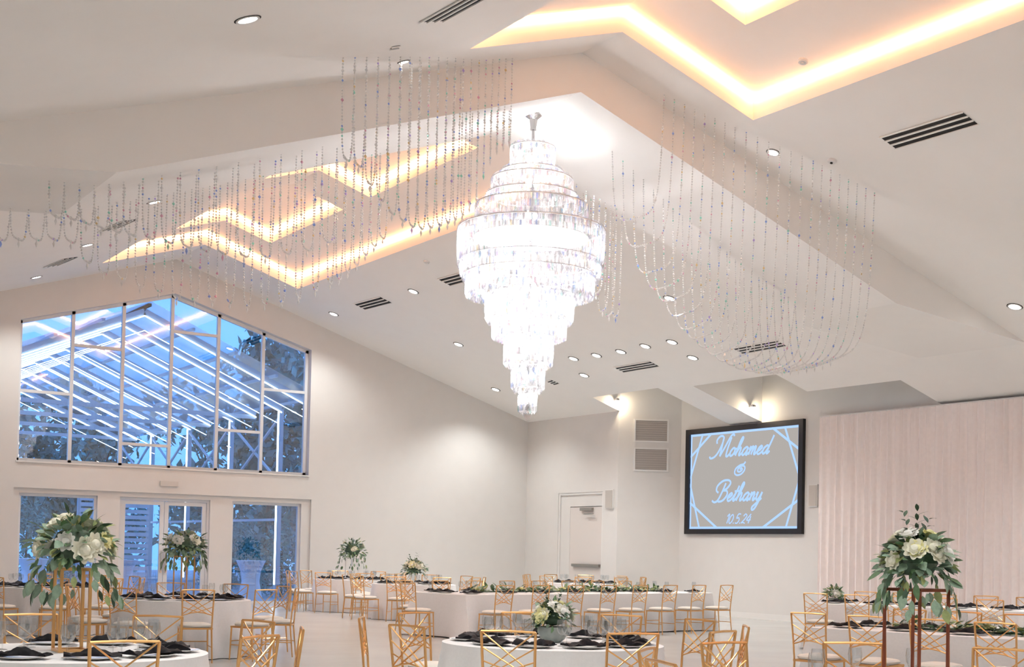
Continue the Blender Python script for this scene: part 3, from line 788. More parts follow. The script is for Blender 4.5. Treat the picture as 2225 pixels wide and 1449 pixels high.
# ================================================================== DRAPES
dr = []
ya = 22.63
for k in range(6):
    y1 = ya-k*1.5; y0 = y1-1.5
    e = empty('drape_panel', (XS-.16, (y0+y1)/2, .01))
    m = MB(); n = 64; rows = 5; vs_ = []; fs = []
    for i in range(n+1):
        f_ = i/n; y = (y0-y1)*(f_-.5)
        ph = f_*2*pi*7.0
        for r_ in range(rows+1):
            g_ = r_/rows; am = .035+.03*(1-g_)
            vs_.append((am*sin(ph+.6*sin(3*f_*2*pi))+.012*sin(ph*2+g_*3), y, g_*(4.74)))
    for i in range(n):
        for r_ in range(rows):
            a = i*(rows+1)+r_; fs.append((a, a+1, a+rows+2, a+rows+1))
    m.add(vs_, fs); m.obj('fabric', M_DRAPE, e, True)
    MB().bar((.02, .75, 4.75), (.02, -.75, 4.75), .03).obj('rod', M_TRIM, e)
    for yy in (-.6, .6): MB().bar((.02, yy, 4.75), (.15, yy, 4.75), .02).obj('bracket', M_TRIM, e)
    dr.append(e)
by_order(dr, 'pleated blush drape panel', 'on the right wall', cat='drape', group='blush drapes along the right wall')

# ================================================================== FURNITURE
def make_chair():
    c = empty('lattice_chair')
    # cushion
    m = MB(); n = 20; prof = [(.0, .448), (.175, .448), (.2, .458), (.205, .478), (.19, .496), (.13, .507), (0, .51)]
    vs_ = []; fs = []
    def sq(th, r):                                   # rounded square outline
        cc, ss = cos(th), sin(th); k = (abs(cc)**4+abs(ss)**4)**-.25
        return (r*cc*k*.96, r*ss*k*.96)
    for r, z in prof[1:-1]:
        for k in range(n): x, y = sq(2*pi*k/n, r); vs_.append((x, y, z))
    R_ = len(prof)-2
    for i in range(R_-1):
        for k in range(n): fs.append((i*n+k, i*n+(k+1) % n, (i+1)*n+(k+1) % n, (i+1)*n+k))
    fs.append(tuple(range(n-1, -1, -1))); fs.append(tuple((R_-1)*n+k for k in range(n)))
    m.add(vs_, fs); m.obj('cushion', M_CUSH, c, True)
    m = MB(); q = .19
    for a, b in (((-q, q), (q, q)), ((q, q), (q, -q)), ((q, -q), (-q, -q)), ((-q, -q), (-q, q))):
        m.bar((*a, .437), (*b, .437), .022, .022)
    m.obj('seat_frame', M_GOLD, c)
    for sx in (-1, 1):
        MB().tube([(sx*.185, .185, .437), (sx*.195, .2, 0)], .012, 6, .009).obj('leg', M_GOLD, c)
        MB().tube([(sx*.185, -.185, .44), (sx*.195, -.225, 0)], .012, 6, .009).obj('leg', M_GOLD, c)
        MB().tube([(sx*.185, -.188, .42), (sx*.19, -.205, .62), (sx*.2, -.245, .93)], .0105, 6).obj('back_post', M_GOLD, c)
        MB().tube([(sx*.188, .188, .2), (sx*.19, -.2, .2)], .007, 5).obj('stretcher', M_GOLD, c)
    MB().tube([(-.189, .19, .25), (.189, .19, .25)], .007, 5).obj('stretcher', M_GOLD, c)
    def bp(u, v):                                     # back plane: u 0..1 across, v 0..1 from .60 to .93
        z = .60+.33*v; return (-.2+.4*u, -.203-.042*v, z)
    MB().tube([bp(0, 1), bp(.5, 1.015), bp(1, 1)], .0095, 6).obj('top_rail', M_GOLD, c)
    MB().tube([bp(.01, .02), bp(.3, .12), bp(.5, .15), bp(.7, .12), bp(.99, .02)], .007, 5).obj('lower_rail', M_GOLD, c)
    for a, b in (((0, 1), (1, .05)), ((1, 1), (0, .05)), ((0, .66), (.78, .1)), ((1, .66), (.22, .1)), ((0, .36), (.5, .15)), ((1, .36), (.5, .15))):
        MB().tube([bp(*a), bp(*b)], .006, 5).obj('lattice_rod', M_GOLD, c)
    return c
CHAIR = make_chair(); used = []
def place_chair(x, y, rz):
    o = CHAIR if not used else copy_tree(CHAIR)
    used.append(o); o.location = (x, y, 0); o.rotation_euler = (0, 0, rz)
    o.matrix_basis = Matrix.Translation((x, y, 0)) @ Matrix.Rotation(rz, 4, 'Z')
    return o
def face_to(x, y, cx, cy): return atan2(y-cy, x-cx)+pi/2
def visible(P, mx_=60, top=None):
    x, y, d_ = proj(P)
    return d_ > 1 and -mx_ < x < 2225+mx_ and y < 1449+mx_

TR_, TH = .915, .76
def cloth_round(name, seed):
    rn = random.Random(seed); m = MB(); n = 120; vs_ = []; fs = []
    folds = 17; p0 = rn.uniform(0, 6)
    prof = [(0, 0), (.6, 0), (.97, 0), (1, -.006)]+[(1, -.03)]+[(1, -.03-.70*k/6) for k in range(1, 7)]
    prof[-1] = (1, -.752)
    for r, z in prof[1:]:
        g = max(0, -z-.03)/.72
        for k in range(n):
            th = 2*pi*k/n
            rr = TR_*r+g*(.07+.055*sin(folds*th+p0+1.3*sin(3*th))+.02*sin(5*th+p0))
            vs_.append((rr*cos(th), rr*sin(th), TH+z))
    R_ = len(prof)-1
    for i in range(R_-1):
        for k in range(n): fs.append((i*n+k, i*n+(k+1) % n, (i+1)*n+(k+1) % n, (i+1)*n+k))
    fs.append(tuple(range(n)))
    m.add(vs_, fs)
    return m.mesh(name, M_CLOTH, True)
me_board = MB().lathe([(TR_-.02, TH-.04), (TR_-.02, TH-.008)], 40).mesh('tabletop', mat('plywood', (.5, .38, .25), .6))
me_plate = MB().lathe([(.0, .004), (.09, .004), (.105, .008), (.155, .018), (.158, .021), (.15, .019), (.10, .011), (0, .009)], 24, cap=False).mesh('plate', M_PLATE, True)
def napkin_mesh(seed):
    rn = random.Random(seed); m = MB(); nx, ny = 14, 7; vs_ = []; fs = []
    a, b, c = rn.uniform(0, 6), rn.uniform(0, 6), rn.uniform(.8, 1.2)
    for lay in (1, 0):
        for i in range(nx+1):
            for j in range(ny+1):
                u, v = i/nx*2-1, j/ny*2-1
                pinch = .35+.65*abs(u)**.8
                z = .012 if not lay else .02+.045*(1-abs(v)**2)*(.55+.45*sin(4*u+a))*(1-.25*abs(u))+.012*sin(9*u+b)*cos(5*v+a)
                vs_.append((.185*u*c, .085*v*(pinch+.18*sin(3*u+b)), max(z, .013 if lay else .01)))
    q = (nx+1)*(ny+1)
    for i in range(nx):
        for j in range(ny):
            k = i*(ny+1)+j; fs.append((k, k+ny+1, k+ny+2, k+1)); fs.append((q+k+1, q+k+ny+2, q+k+ny+1, q+k))
    ring = [i*(ny+1) for i in range(nx+1)]+[nx*(ny+1)+j for j in range(1, ny+1)]+[i*(ny+1)+ny for i in range(nx-1, -1, -1)]+[j for j in range(ny-1, 0, -1)]
    for k in range(len(ring)): a_, b_ = ring[k], ring[(k+1) % len(ring)]; fs.append((a_, b_, q+b_, q+a_))
    m.add(vs_, fs); return m.mesh('napkin', M_NAP, True)
me_nap = [napkin_mesh(s) for s in (1, 2, 3, 4)]
me_bowl = MB().lathe([(.006, .09), (.025, .10), (.04, .13), (.043, .17), (.037, .21), (.035, .21), (.041, .17), (.038, .13), (.022, .103), (0, .098)], 18, cap=False).mesh('bowl', M_GLASS, True)
me_stem = MB().lathe([(.034, 0), (.034, .004), (.006, .012), (.0045, .05), (.006, .09), (0, .095)], 14).mesh('stem', M_GLASS, True)
me_water = MB().lathe([(.0, .102), (.022, .106), (.036, .13), (.039, .165), (0, .165)], 16, cap=False).mesh('water', M_GLASS, True)
def goblet(x, y, z=TH):
    e = empty('goblet', (x, y, z)); inst('bowl', me_bowl, e); inst('stem', me_stem, e)
    return e
def setting(x, y, rz, lists, seed, glass=True):
    """plate, napkin and goblet in front of a chair; rz is the chair's heading"""
    fx, fy = -sin(rz), cos(rz); rx, ry = cos(rz), sin(rz)
    P, N_, G = lists
    M_ = Matrix.Translation((x, y, TH)) @ Matrix.Rotation(rz, 4, 'Z')
    o = inst('dinner_plate', me_plate, mw=M_); P.append(o)
    o = inst('folded_napkin', me_nap[seed % 4], mw=Matrix.Translation((0, 0, .012)) @ M_ @ Matrix.Rotation(random.uniform(-.25, .25), 4, 'Z')); N_.append(o)
    if glass:
        G.append(goblet(x+fx*.17+rx*.22, y+fy*.17+ry*.22))
def name_settings(lists, where):
    P, N_, G = lists
    by_order(P, 'white dinner plate', where, cat='plate', group='plates '+where)
    by_order(N_, 'folded black napkin', where, cat='napkin', group='napkins '+where)
    by_order(G, 'clear stemmed goblet', where, cat='goblet', group='goblets '+where)
def name_chairs(ch_, where):
    by_order(ch_, 'gold lattice-back chair', where, cat='chair', group='chairs '+where)

def round_table(cx, cy, lb, where, chairs=None, n=10, a0=0., rad=1.31, seed=1, on=None, two_glass=False):
    e = empty('round_table', (cx, cy, 0))
    inst('tablecloth', cloth_round('tablecloth', seed), e); inst('tabletop', me_board, e)
    tag(e, lb, 'table', 'round tables under white cloths')
    chs = []; L = ([], [], [])
    if chairs is None: chairs = [(cx+rad*cos(a0+2*pi*k/n), cy+rad*sin(a0+2*pi*k/n)) for k in range(n)]
    for k, (x, y) in enumerate(chairs):
        rz = face_to(x, y, cx, cy)
        if visible((x, y, .9), 40): chs.append(place_chair(x, y, rz))
        a = atan2(y-cy, x-cx)
        px, py = cx+.70*cos(a), cy+.70*sin(a)
        if visible((px, py, TH+.1), 10): setting(px, py, rz, L, k)
        if two_glass and visible((cx+.45*cos(a-.2), cy+.45*sin(a-.2), TH+.15), 0):
            L[2].append(goblet(cx+.47*cos(a-.22), cy+.47*sin(a-.22)))
    name_chairs(chs, 'around '+where); name_settings(L, 'on '+where)
    return e

def chair_px(lst, cx, cy, zt_=.93, rmin=1.2, rmax=1.42):
    """chairs from the picture position of their top rails; kept within reach of their table"""
    out = []
    for px, py in lst:
        P = on_z(px, py, zt_); d_ = Vector((cx-P.x, cy-P.y)); r = min(max(d_.length-.24, rmin), rmax); u = d_.normalized()
        out.append((cx-u.x*r, cy-u.y*r))
    return out

T1 = (6.40, 9.35); T3 = (2.50, 9.45); T2 = (6.35, 18.3); T6 = (14.3, 26.3); T7 = (14.5, 29.8); T8 = (20.1, 28.0); T9 = (5.75, 23.3); T10 = (6.10, 5.28)
round_table(*T1, 'round white-clothed table in the centre foreground with a low flower bowl', 'the centre foreground table',
            [(T1[0]+1.34*cos(radians(a)), T1[1]+1.34*sin(radians(a))) for a in (-168, -136, -103, -70, -36, 0, 32, 66, 108, 148)], seed=2, two_glass=True)
round_table(*T3, 'round white-clothed table cut by the bottom left corner', 'the bottom left corner table', n=10, a0=.25, seed=3, two_glass=True)
round_table(*T2, 'round white-clothed table in front of the glass double doors', 'the table before the glass doors', n=10, a0=.1, seed=4)
round_table(*T6, 'far round white-clothed table with a low white flower vase', 'the far table with the low white vase', n=10, a0=.2, seed=5)
round_table(*T7, 'farthest round white-clothed table right of the glass doors', 'the farthest table right of the glass doors', n=10, a0=.05, seed=6)
round_table(*T8, 'far round white-clothed table beside the service door', 'the far table beside the service door', n=10, a0=.3, seed=7)
round_table(*T9, 'round white-clothed table behind the big left flower stand', 'the table behind the big left stand', n=10, a0=.15, seed=8)
round_table(*T10, 'round white-clothed table under the copper flower stand', 'the table under the copper stand', n=10, a0=.35, seed=9)

def long_table(a, b, width, lb, where, nch, seed, ends=(False, False), glass=True, inset=.35):
    """rectangular table from a to b (front edge), width to the left of a->b"""
    A, B = Vector(a), Vector(b); L_ = (B-A).length; u = (B-A).normalized(); v = Vector((-u.y, u.x)); c = (A+B)/2+v*width/2
    rz = atan2(u.y, u.x)
    e = empty('long_table', (c.x, c.y, 0), rz); hx, hy = L_/2, width/2
    m = MB(); N_ = 160; vs_ = []; fs = []
    per = []
    rn = random.Random(seed)
    for k in range(N_):
        s_ = k/N_*(4*(hx+hy)); 
        if s_ < 2*hx: p = (-hx+s_, -hy); n_ = (0, -1)
        elif s_ < 2*hx+2*hy: p = (hx, -hy+s_-2*hx); n_ = (1, 0)
        elif s_ < 4*hx+2*hy: p = (hx-(s_-2*hx-2*hy), hy); n_ = (0, 1)
        else: p = (-hx, hy-(s_-4*hx-2*hy)); n_ = (-1, 0)
        per.append((p, n_, s_))
    prof = [(-.02, 0), (0, -.006), (0, -.03)]+[(0, -.03-.71*q/5) for q in range(1, 6)]
    for o_, z in prof:
        g = max(0, -z-.03)/.72
        for (p, n_, s_) in per:
            corner = max(0, 1-min(abs(hx-abs(p[0])), .3)/.3)*max(0, 1-min(abs(hy-abs(p[1])), .3)/.3)
            off = o_+g*(.03+.02*sin(s_*5+seed)+.012*sin(s_*11)+.10*corner)
            q = Vector(n_)+corner*Vector((math.copysign(1, p[0]), math.copysign(1, p[1])))*.6
            vs_.append((p[0]+q.x*off, p[1]+q.y*off, TH+z))
    for i in range(len(prof)-1):
        for k in range(N_): fs.append((i*N_+k, i*N_+(k+1) % N_, (i+1)*N_+(k+1) % N_, (i+1)*N_+k))
    fs.append(tuple(range(N_)))
    m.add(vs_, fs); m.obj('tablecloth', M_CLOTH, e, True)
    MB().box(-hx+.03, hx-.03, -hy+.03, hy-.03, TH-.04, TH-.008).obj('tabletop', MATS['plywood'], e)
    tag(e, lb, 'table', 'long tables under white cloths')
    chs = []; L = ([], [], [])
    spots = []
    for k in range(nch):
        t_ = -hx+inset+k*(2*hx-2*inset)/(nch-1)
        spots += [(t_, -hy-.36, 0), (t_, hy+.36, pi)]
    if ends[0]: spots.append((-hx-.42, 0, -pi/2))
    if ends[1]: spots.append((hx+.25, 0, pi/2))
    for k, (x, y, r) in enumerate(spots):
        P = c+u*x+v*y
        ra = rz+r
        if visible((P.x, P.y, .9), 40): chs.append(place_chair(P.x, P.y, ra))
        f_ = Vector((-sin(ra), cos(ra))); q = P+f_*.60
        if visible((q.x, q.y, TH), 10): setting(q.x, q.y, ra, L, k, glass)
    name_chairs(chs, 'along '+where); name_settings(L, 'on '+where)
    return c, u, v, hx, hy
LT5 = long_table((11.85, 19.95), (18.45, 21.2), 1.5, 'long white-clothed head table with a greenery garland before the screen wall', 'the long garland table', 8, 2, (True, False))
LT4 = long_table((10.70, 10.75), (11.75, 6.9), 1.1, 'long white-clothed table behind the copper flower stand', 'the long right foreground table', 6, 4)
LTB = long_table((16.55, 16.6), (17.9, 13.4), 1.1, 'long white-clothed table against the blush drapes', 'the long table by the drapes', 5, 6, glass=False)

# ================================================================== FLOWERS
def leaf_mesh(L_, W_, m_):
    m = MB(); prof = [(0, .02), (.25, .75), (.5, 1), (.78, .62), (1, .02)]; vs_ = []; fs = []
    for t_, w_ in prof:
        z = -.25*L_*t_*t_
        vs_ += [(-W_/2*w_, L_*t_, z+.06*W_*w_), (0, L_*t_, z), (W_/2*w_, L_*t_, z+.06*W_*w_)]
    for i in range(len(prof)-1):
        a = i*3; fs += [(a, a+1, a+4, a+3), (a+1, a+2, a+5, a+4)]
    m.add(vs_, fs); return m.mesh('leaf', m_, True)
LEAF = [leaf_mesh(.105, .062, M_LEAF[0]), leaf_mesh(.10, .035, M_LEAF[1]), leaf_mesh(.09, .05, M_LEAF[2]), leaf_mesh(.11, .05, M_LEAF[3])]
def rose_mesh(m_, seed):
    rn = random.Random(seed); m = MB()
    m.lathe([(0, -.022), (.022, -.012), (.026, .006), (.016, .022), (0, .026)], 9, cap=False)
    for ring, (n, R_, ti, L_) in enumerate(((5, .016, .25, .036), (7, .022, .6, .042), (9, .026, 1.05, .044))):
        for k in range(n):
            th = 2*pi*(k+.5*ring)/n+rn.uniform(-.2, .2); vs_ = []
            for t_, w_ in ((0, .4), (.4, 1), (.8, .9), (1, .45)):
                out = R_*.6+L_*t_*sin(ti)*(.7+.5*t_); z = -.015+L_*t_*cos(ti)*(1.1-.2*t_)
                for s_ in (-1, 0, 1):
                    a = th+s_*w_*.021/max(.012, out); rr = out-(abs(s_)*.004)
                    vs_.append((rr*cos(a), rr*sin(a), z))
            m.add(vs_, [(i*3+j, i*3+j+1, i*3+j+4, i*3+j+3) for i in range(3) for j in range(2)])
    return m.mesh('rose', m_, True)
ROSE = [rose_mesh(m_, i) for i, m_ in enumerate(M_ROSE)]
def frame_dir(d_, roll=0):
    y = d_.normalized(); up = Vector((0, 0, 1)) if abs(y.z) < .95 else Vector((1, 0, 0))
    x = y.cross(up).normalized(); z = x.cross(y)
    return (Matrix((x, y, z)).transposed().to_4x4()) @ Matrix.Rotation(roll, 4, 'Y')
def bouquet(e, cz, rx, rz, nleaf, nrose, seed, parts=True, droop=0., leafscale=1., rosescale=1., spikes=0, wts=(4, 3, 2, 3), squash=1., off=(0, 0), low=None):
    """foliage dome with roses on thing e; cz is the height of its middle"""
    rn = random.Random(seed); pool = [i for i, k in enumerate(wts) for _ in range(k)]
    core = MB(); n = 10
    core.lathe([(0, -.35*rz), (.45*rx, -.25*rz), (.6*rx, .05*rz), (.4*rx, .5*rz), (0, .7*rz)], n, c=(off[0], off[1], cz), cap=False)
    core.obj('foliage_core', M_LEAF[1], e, True)
    leaves = []
    for k in range(nleaf):
        th = rn.uniform(0, 2*pi); v = rn.uniform(-.45, 1); hr = sqrt(max(0, 1-max(v, -.3)**2))
        f_ = rn.uniform(.55, 1.0)
        p = Vector((rx*hr*cos(th)*f_, rx*hr*sin(th)*f_*squash, rz*v*f_))
        d_ = Vector((cos(th)*hr, sin(th)*hr, .9*v+rn.uniform(-.5, .4)))
        if droop and rn.random() < droop:
            q = rn.uniform(0, 1); p = Vector((rx*(.8+.35*q)*cos(th), rx*(.8+.35*q)*sin(th)*squash, -rz*(.1+1.15*q))); d_ = Vector((cos(th)*.5, sin(th)*.5, -1))
        if low is not None and p.z < low: p.z = low+rn.uniform(0, .04); d_.z = rn.uniform(.0, .3)
        leaves.append((p, d_, rn.choice(pool), rn.uniform(.75, 1.35)*leafscale, rn.uniform(-.8, .8)))
    for s_ in range(spikes):
        th = rn.uniform(0, 2*pi); tip = Vector((cos(th)*rx*.45, sin(th)*rx*.45, rz*rn.uniform(1.25, 1.75))); base = tip*.35
        for k in range(9):
            p = base.lerp(tip, k/8); sd = 1 if k % 2 else -1; ax = (tip-base).normalized(); lat = ax.cross(Vector((sin(th+s_), cos(th), 0))).normalized()
            leaves.append((p, ax*.7+lat*sd, 1, .95*leafscale, 0))
    if parts:
        for p, d_, i, sc_, rl in leaves:
            inst('leaf', LEAF[i], e, mw=Matrix.Translation(p+Vector((off[0], off[1], cz))) @ frame_dir(d_, rl) @ Matrix.Scale(sc_, 4))
    else:
        byi = {}
        for p, d_, i, sc_, rl in leaves:
            M_ = Matrix.Translation(p+Vector((off[0], off[1], cz))) @ frame_dir(d_, rl) @ Matrix.Scale(sc_, 4)
            me = LEAF[i]; byi.setdefault(i, MB()).add([M_ @ v.co for v in me.vertices], [tuple(q.vertices) for q in me.polygons])
        for i, mb in byi.items(): tag(mb.obj('foliage', M_LEAF[i], e, True), kind='stuff')
    for k in range(nrose):
        th = 2*pi*k/nrose*2.4+rn.uniform(-.3, .3); v = rn.uniform(.0, .95); hr = sqrt(1-v*v)
        p = Vector((rx*hr*cos(th)*.92, rx*hr*sin(th)*.92*squash, rz*v*.95)); d_ = p.normalized()
        M_ = Matrix.Translation(p+Vector((off[0], off[1], cz))) @ (frame_dir(d_) @ Matrix.Rotation(-pi/2, 4, 'X')) @ Matrix.Scale(rn.uniform(.9, 1.35)*rosescale, 4)
        inst('rose', ROSE[rn.choice((0, 0, 1, 2))], e, mw=M_)
def stand(e, z1, side, m_, rz=0, rods=.012, feet=True):
    """four-post open stand of height z1"""
    q = side/2
    def rot(x, y): return (x*cos(rz)-y*sin(rz), x*sin(rz)+y*cos(rz))
    for sx in (-1, 1):
        for sy in (-1, 1):
            p = rot(sx*q, sy*q); MB().bar((*p, 0), (*p, z1), rods, rods).obj('post', m_, e)
    for z, nm in ((z1, 'top_frame'), (.5*rods+.001, 'base_frame')):
        m = MB(); c4 = [rot(-q, -q), rot(q, -q), rot(q, q), rot(-q, q)]
        for i in range(4): m.bar((*c4[i], z), (*c4[(i+1) % 4], z), rods)
        m.obj(nm, m_, e)
    m = MB(); c4 = [rot(-q, -q), rot(q, -q), rot(q, q), rot(-q, q)]
    m.add([(*p, z1+.004) for p in c4]+[(*p, z1+.010) for p in c4], [(3, 2, 1, 0), (4, 5, 6, 7), (0, 1, 5, 4), (1, 2, 6, 5), (2, 3, 7, 6), (3, 0, 4, 7)])
    m.obj('top_plate', m_, e)
# copper stand in the right foreground
e = empty('flower_stand', (T10[0], T10[1], TH)); zc = 1.335-TH
stand(e, zc, .245, M_BRONZE, -YAW+.60, .014)
tag(e, 'tall copper four-post flower stand in the right foreground', 'flower stand')
e = empty('flower_arrangement', (T10[0], T10[1], TH+zc+.012))
bouquet(e, .13, .20, .20, 250, 24, 11, True, .30, .72, 1.0, 4, (5, 3, 3, 2))
tag(e, 'lush flower arrangement of cream roses and trailing eucalyptus on the copper stand', 'flowers')
# gold stand on the bottom left table
e = empty('flower_stand', (T3[0], T3[1], TH)); stand(e, .56, .19, M_GOLD, -YAW+.55, .02)
tag(e, 'gold four-post flower stand on the bottom left table', 'flower stand')
e = empty('flower_arrangement', (T3[0], T3[1], TH+.575))
bouquet(e, .11, .27, .25, 230, 20, 12, True, .25, .85, 1.2, 0, (5, 2, 3, 3))
tag(e, 'large flower arrangement of pale yellow roses on the bottom left gold stand', 'flowers')
# stand on the table before the doors
e = empty('flower_stand', (*T2, TH)); stand(e, .58, .2, M_GOLD, .2, .016)
tag(e, 'slim gold flower stand on the table before the glass doors', 'flower stand')
e = empty('flower_arrangement', (*T2, TH+.595)); bouquet(e, .12, .28, .22, 260, 16, 13, False, .3, .85, 1.1, 0)
tag(e, 'flower arrangement of cream roses in front of the glass doors', 'flowers')
e = empty('flower_stand', (*T7, TH)); stand(e, .52, .22, M_PLATE, .4, .02)
tag(e, 'white flower stand on the farthest table right of the doors', 'flower stand')
e = empty('flower_arrangement', (*T7, TH+.535)); bouquet(e, .14, .32, .30, 260, 10, 14, False, .25, .85, 1.0, 0, (2, 5, 1, 4))
tag(e, 'dark green flower arrangement on the farthest white stand', 'flowers')
# low bowl on the centre foreground table
e = empty('flower_bowl', (T1[0], T1[1], TH))
MB().lathe([(.06, 0), (.10, .03), (.125, .08), (.12, .13), (.11, .13), (.115, .08), (.09, .035), (0, .02)], 24, cap=False).obj('bowl', M_VASE, e, True)
bouquet(e, .19, .17, .15, 120, 18, 15, True, 0, .62, .95, 3, (3, 4, 1, 3), low=-.08)
tag(e, 'low grey bowl of cream roses and dark greenery on the centre foreground table', 'flowers')
e = empty('flower_vase', (*T6, TH))
MB().lathe([(.07, 0), (.05, .05), (.055, .14), (.085, .22), (.075, .22), (.045, .13), (0, .06)], 20, cap=False).obj('vase', M_GLASS, e, True)
bouquet(e, .30, .26, .22, 170, 16, 16, False, 0, .8, 1.3, 3, (3, 4, 0, 2), low=-.12)
tag(e, 'low vase of white roses with dark sprigs on the far table', 'flowers')
e = empty('flower_bowl', (LTB[0].x-LTB[1].x*1.52, LTB[0].y-LTB[1].y*1.52, TH))
MB().lathe([(.05, 0), (.09, .03), (.10, .08), (.09, .08), (.08, .035), (0, .02)], 20, cap=False).obj('bowl', M_VASE, e, True)
bouquet(e, .13, .15, .13, 110, 7, 17, False, 0, .75, 1.0, 0, (3, 1, 4, 3), low=-.04)
tag(e, 'low green flower bowl at the left end of the drape-side table', 'flowers')
def garland(tab, n, seed, lb):
    c, u, v, hx, hy = tab; rn = random.Random(seed)
    e = empty('greenery_garland', (c.x, c.y, TH), atan2(u.y, u.x)); mbs = {}
    for k in range(n):
        x = rn.uniform(-hx+.8, hx-.8); y = max(-.09, min(.09, rn.gauss(0, .05))); z = abs(rn.gauss(.02, .035)); i = rn.choice((0, 1, 2, 2, 3, 3))
        M_ = Matrix.Translation((x, y, .012+z)) @ frame_dir(Vector((rn.uniform(-1, 1), rn.uniform(-1, 1), rn.uniform(-.1, .7))), rn.uniform(-.6, .6)) @ Matrix.Scale(rn.uniform(.9, 1.4), 4)
        me = LEAF[i]; mbs.setdefault(i, MB()).add([M_ @ w_.co+Vector((0, 0, 0)) for w_ in me.vertices], [tuple(q.vertices) for q in me.polygons])
    for i, mb in mbs.items():
        mb.v = [(a, b, max(.004, cc)) for a, b, cc in mb.v]
        tag(mb.obj('foliage', M_LEAF[i], e, True), kind='stuff')
    MB().tube([(-hx+.8+k*(2*hx-1.6)/20, .03*sin(k*1.3), .02) for k in range(21)], .012, 5).obj('stem', M_LEAF[1], e)
    for k in range(int(hx*2*1.6)):
        x = -hx+.85+k*(2*hx-1.7)/max(1, int(hx*2*1.6)-1)
        inst('rose', ROSE[rn.choice((0, 1, 2))], e, mw=Matrix.Translation((x, rn.uniform(-.08, .08), .075)) @ Matrix.Rotation(rn.uniform(-.6, .6), 4, 'X') @ Matrix.Scale(1.15, 4))
    tag(e, lb, 'garland', 'greenery garlands')
garland(LT5, 420, 21, 'leafy garland with pale roses running along the long head table')
garland(LT4, 260, 22, 'leafy garland with pale roses along the right foreground table')

# ================================================================== OUTSIDE
pv = empty('patio_pavilion', (XR, 44, 0))
PZ, PE, PHW = 7.6, 5.55, 4.75
off = Vector((XR, 44, 0))
def pb(name, a, b, wx, wy, m_, parent=pv): return MB().bar(Vector(a)-off, Vector(b)-off, wx, wy).obj(name, m_, parent)
ys = [35.4+1.97*k for k in range(10)]
for k, y in enumerate(ys):
    for s in (-1, 1):
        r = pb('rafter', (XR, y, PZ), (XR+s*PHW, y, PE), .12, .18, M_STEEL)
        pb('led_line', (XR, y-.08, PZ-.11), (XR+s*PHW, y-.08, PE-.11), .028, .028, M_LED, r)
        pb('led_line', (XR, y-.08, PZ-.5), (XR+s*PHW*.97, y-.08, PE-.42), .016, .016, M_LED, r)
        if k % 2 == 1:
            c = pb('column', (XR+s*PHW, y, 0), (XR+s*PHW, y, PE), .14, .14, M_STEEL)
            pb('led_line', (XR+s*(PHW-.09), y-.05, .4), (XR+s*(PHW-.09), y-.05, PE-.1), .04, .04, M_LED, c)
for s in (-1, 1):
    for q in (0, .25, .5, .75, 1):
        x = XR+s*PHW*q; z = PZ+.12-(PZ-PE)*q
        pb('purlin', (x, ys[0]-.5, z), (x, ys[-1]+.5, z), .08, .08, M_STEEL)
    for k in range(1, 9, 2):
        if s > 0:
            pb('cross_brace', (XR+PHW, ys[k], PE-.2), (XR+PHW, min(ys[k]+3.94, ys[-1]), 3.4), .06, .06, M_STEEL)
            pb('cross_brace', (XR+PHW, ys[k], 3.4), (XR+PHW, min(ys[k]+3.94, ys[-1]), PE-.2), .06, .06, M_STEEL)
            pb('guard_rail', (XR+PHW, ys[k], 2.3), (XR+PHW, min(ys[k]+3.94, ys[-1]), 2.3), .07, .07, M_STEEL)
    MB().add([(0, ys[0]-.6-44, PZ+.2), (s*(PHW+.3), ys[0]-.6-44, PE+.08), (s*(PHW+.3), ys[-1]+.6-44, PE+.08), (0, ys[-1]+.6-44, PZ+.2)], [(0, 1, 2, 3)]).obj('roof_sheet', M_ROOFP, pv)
for y in ys[2::2]:
    pb('tie_beam', (XR-PHW, y, PE-.1), (XR+PHW, y, PE-.1), .08, .12, M_STEEL)
tag(pv, 'gabled steel patio pavilion with glowing white light lines outside the window', 'pavilion')
# slatted screen
sx_ = empty('slat_screen', (12.6, 43, 0))
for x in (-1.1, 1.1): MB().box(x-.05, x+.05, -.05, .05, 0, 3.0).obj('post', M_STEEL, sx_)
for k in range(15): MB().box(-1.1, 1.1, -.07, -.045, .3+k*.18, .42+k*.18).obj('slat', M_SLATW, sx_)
tag(sx_, 'pale horizontal slat screen standing on the patio behind the left door leaf', 'screen')
M_SPAN = mat('blue_lit_cloth', (.70, .80, .95), .7)  # white cloth with the blue outdoor light mixed into its colour
def cocktail(x, y, lb, h=1.05):
    e_ = empty('cocktail_table', (x, y, 0))
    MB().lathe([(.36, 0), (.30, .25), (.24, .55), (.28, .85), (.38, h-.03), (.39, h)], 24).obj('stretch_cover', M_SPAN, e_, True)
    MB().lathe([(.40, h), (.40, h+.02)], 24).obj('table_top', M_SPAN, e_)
    tag(e_, lb, 'table', 'cocktail tables on the patio')
cocktail(14.0, 35.0, 'white covered cocktail table on the patio behind the right glass panel', 1.1)
cocktail(11.0, 36.6, 'white covered cocktail table on the patio behind the left door leaf')
cocktail(8.55, 36.2, 'white covered cocktail table on the patio behind the left glass panel')
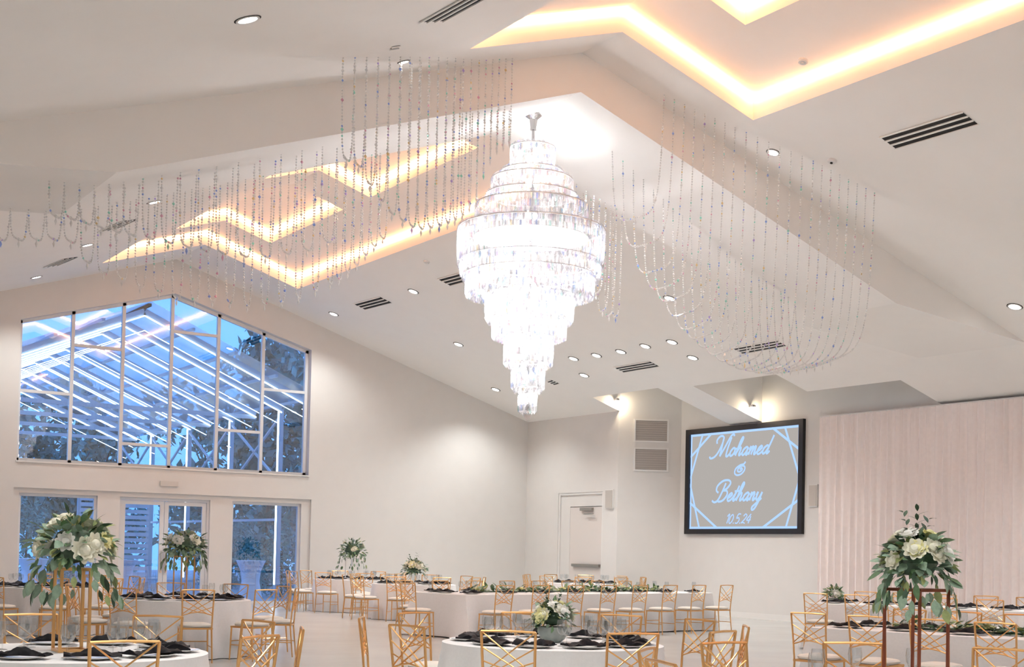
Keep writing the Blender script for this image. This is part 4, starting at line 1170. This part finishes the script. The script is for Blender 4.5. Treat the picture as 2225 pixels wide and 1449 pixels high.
def tree(x, y, h, r, seed, lb, m_, n=1500):
    rn = random.Random(seed); e_ = empty('tree', (x, y, -.02))
    MB().tube([(0, 0, 0), (.1, 0, h*.3), (0, .1, h*.6)], .16, 8, .07).obj('trunk', M_BARK, e_)
    for k in range(4):
        a = k*1.6+seed; MB().tube([(0, 0, h*.35), (cos(a)*r*.5, sin(a)*r*.5, h*.65)], .06, 6, .02).obj('branch', M_BARK, e_)
    m = MB(); blobs = [(Vector((rn.uniform(-.5, .5)*r, rn.uniform(-.5, .5)*r, rn.uniform(.12, .85)*h)), rn.uniform(.4, .65)*r) for _ in range(10)]
    for k in range(n):
        c, rr = rn.choice(blobs); d_ = Vector((rn.gauss(0, 1), rn.gauss(0, 1), rn.gauss(0, 1))).normalized(); p = c+d_*rr*rn.uniform(.6, 1)
        if p.z < .15: p.z = .15
        a = Vector((rn.gauss(0, 1), rn.gauss(0, 1), rn.gauss(0, 1))).normalized(); b_ = a.cross(d_).normalized(); s_ = rn.uniform(.14, .30)
        m.add([p-a*s_, p+b_*s_*.5, p+a*s_, p-b_*s_*.5], [(0, 1, 2, 3)])
    tag(m.obj('crown', m_, e_), kind='stuff')
    tag(e_, lb, 'tree', 'trees around the patio')
for k, (x, y, h, r, lb) in enumerate(((9.0, 60, 6.5, 2.9, 'leafy tree at the lower left of the gable window'), (15.2, 61, 8.5, 3.0, 'leafy tree behind the middle of the gable window'),
                                     (21.5, 58, 10.0, 3.1, 'leafy tree behind the right half of the gable window'), (20.6, 50, 11, 3.0, 'tall dark tree behind the upper right window panes'),
                                     (19.6, 41.5, 10, 2.9, 'near tall tree at the right edge of the gable window'), (27.5, 53, 11, 3.2, 'far dark tree outside at the far right'),
                                     (2.5, 62, 8, 3.0, 'far leafy tree outside at the far left'), (12.2, 67, 9, 3.2, 'second row leafy tree behind the window middle'),
                                     (18.4, 66, 11, 3.2, 'second row tall tree behind the window right half'), (28.5, 64, 12, 3.3, 'second row tallest tree behind the upper right panes'))):
    tree(x, y, h, r, 30+k, lb, M_TREE[k % 2], 2800)
def bush(x, y, h, r, seed, lb): 
    rn = random.Random(seed); e_ = empty('bush', (x, y, -.02)); m = MB()
    for k in range(1600):
        th = rn.uniform(0, 2*pi); v = rn.uniform(0, 1); hr = sqrt(1-v*v); f_ = rn.uniform(.7, 1)
        p = Vector((r*hr*cos(th)*f_, r*.6*hr*sin(th)*f_, .06+h*v*f_)); a = Vector((rn.gauss(0, 1), rn.gauss(0, 1), rn.gauss(0, 1))).normalized(); b_ = a.orthogonal().normalized(); s_ = rn.uniform(.05, .11)
        m.add([p-a*s_, p+b_*s_*.5, p+a*s_, p-b_*s_*.5], [(0, 1, 2, 3)])
    tag(m.obj('foliage', M_TREE[0], e_), kind='stuff')
    MB().tube([(0, 0, 0), (0, 0, h*.7)], .05, 6, .02).obj('stem', M_BARK, e_)
    tag(e_, lb, 'bush', 'bushes around the patio')
bush(9.6, 41.5, 2.9, 1.5, 51, 'leafy bush on the patio behind the left glass panel')
bush(13.2, 47, 2.6, 1.4, 52, 'leafy bush on the patio behind the right door leaf')
bush(16.6, 39.0, 2.2, 1.1, 53, 'leafy bush on the patio behind the right glass panel')
bush(17.8, 46.3, 2.6, 1.3, 54, 'far leafy bush right of the pavilion column')
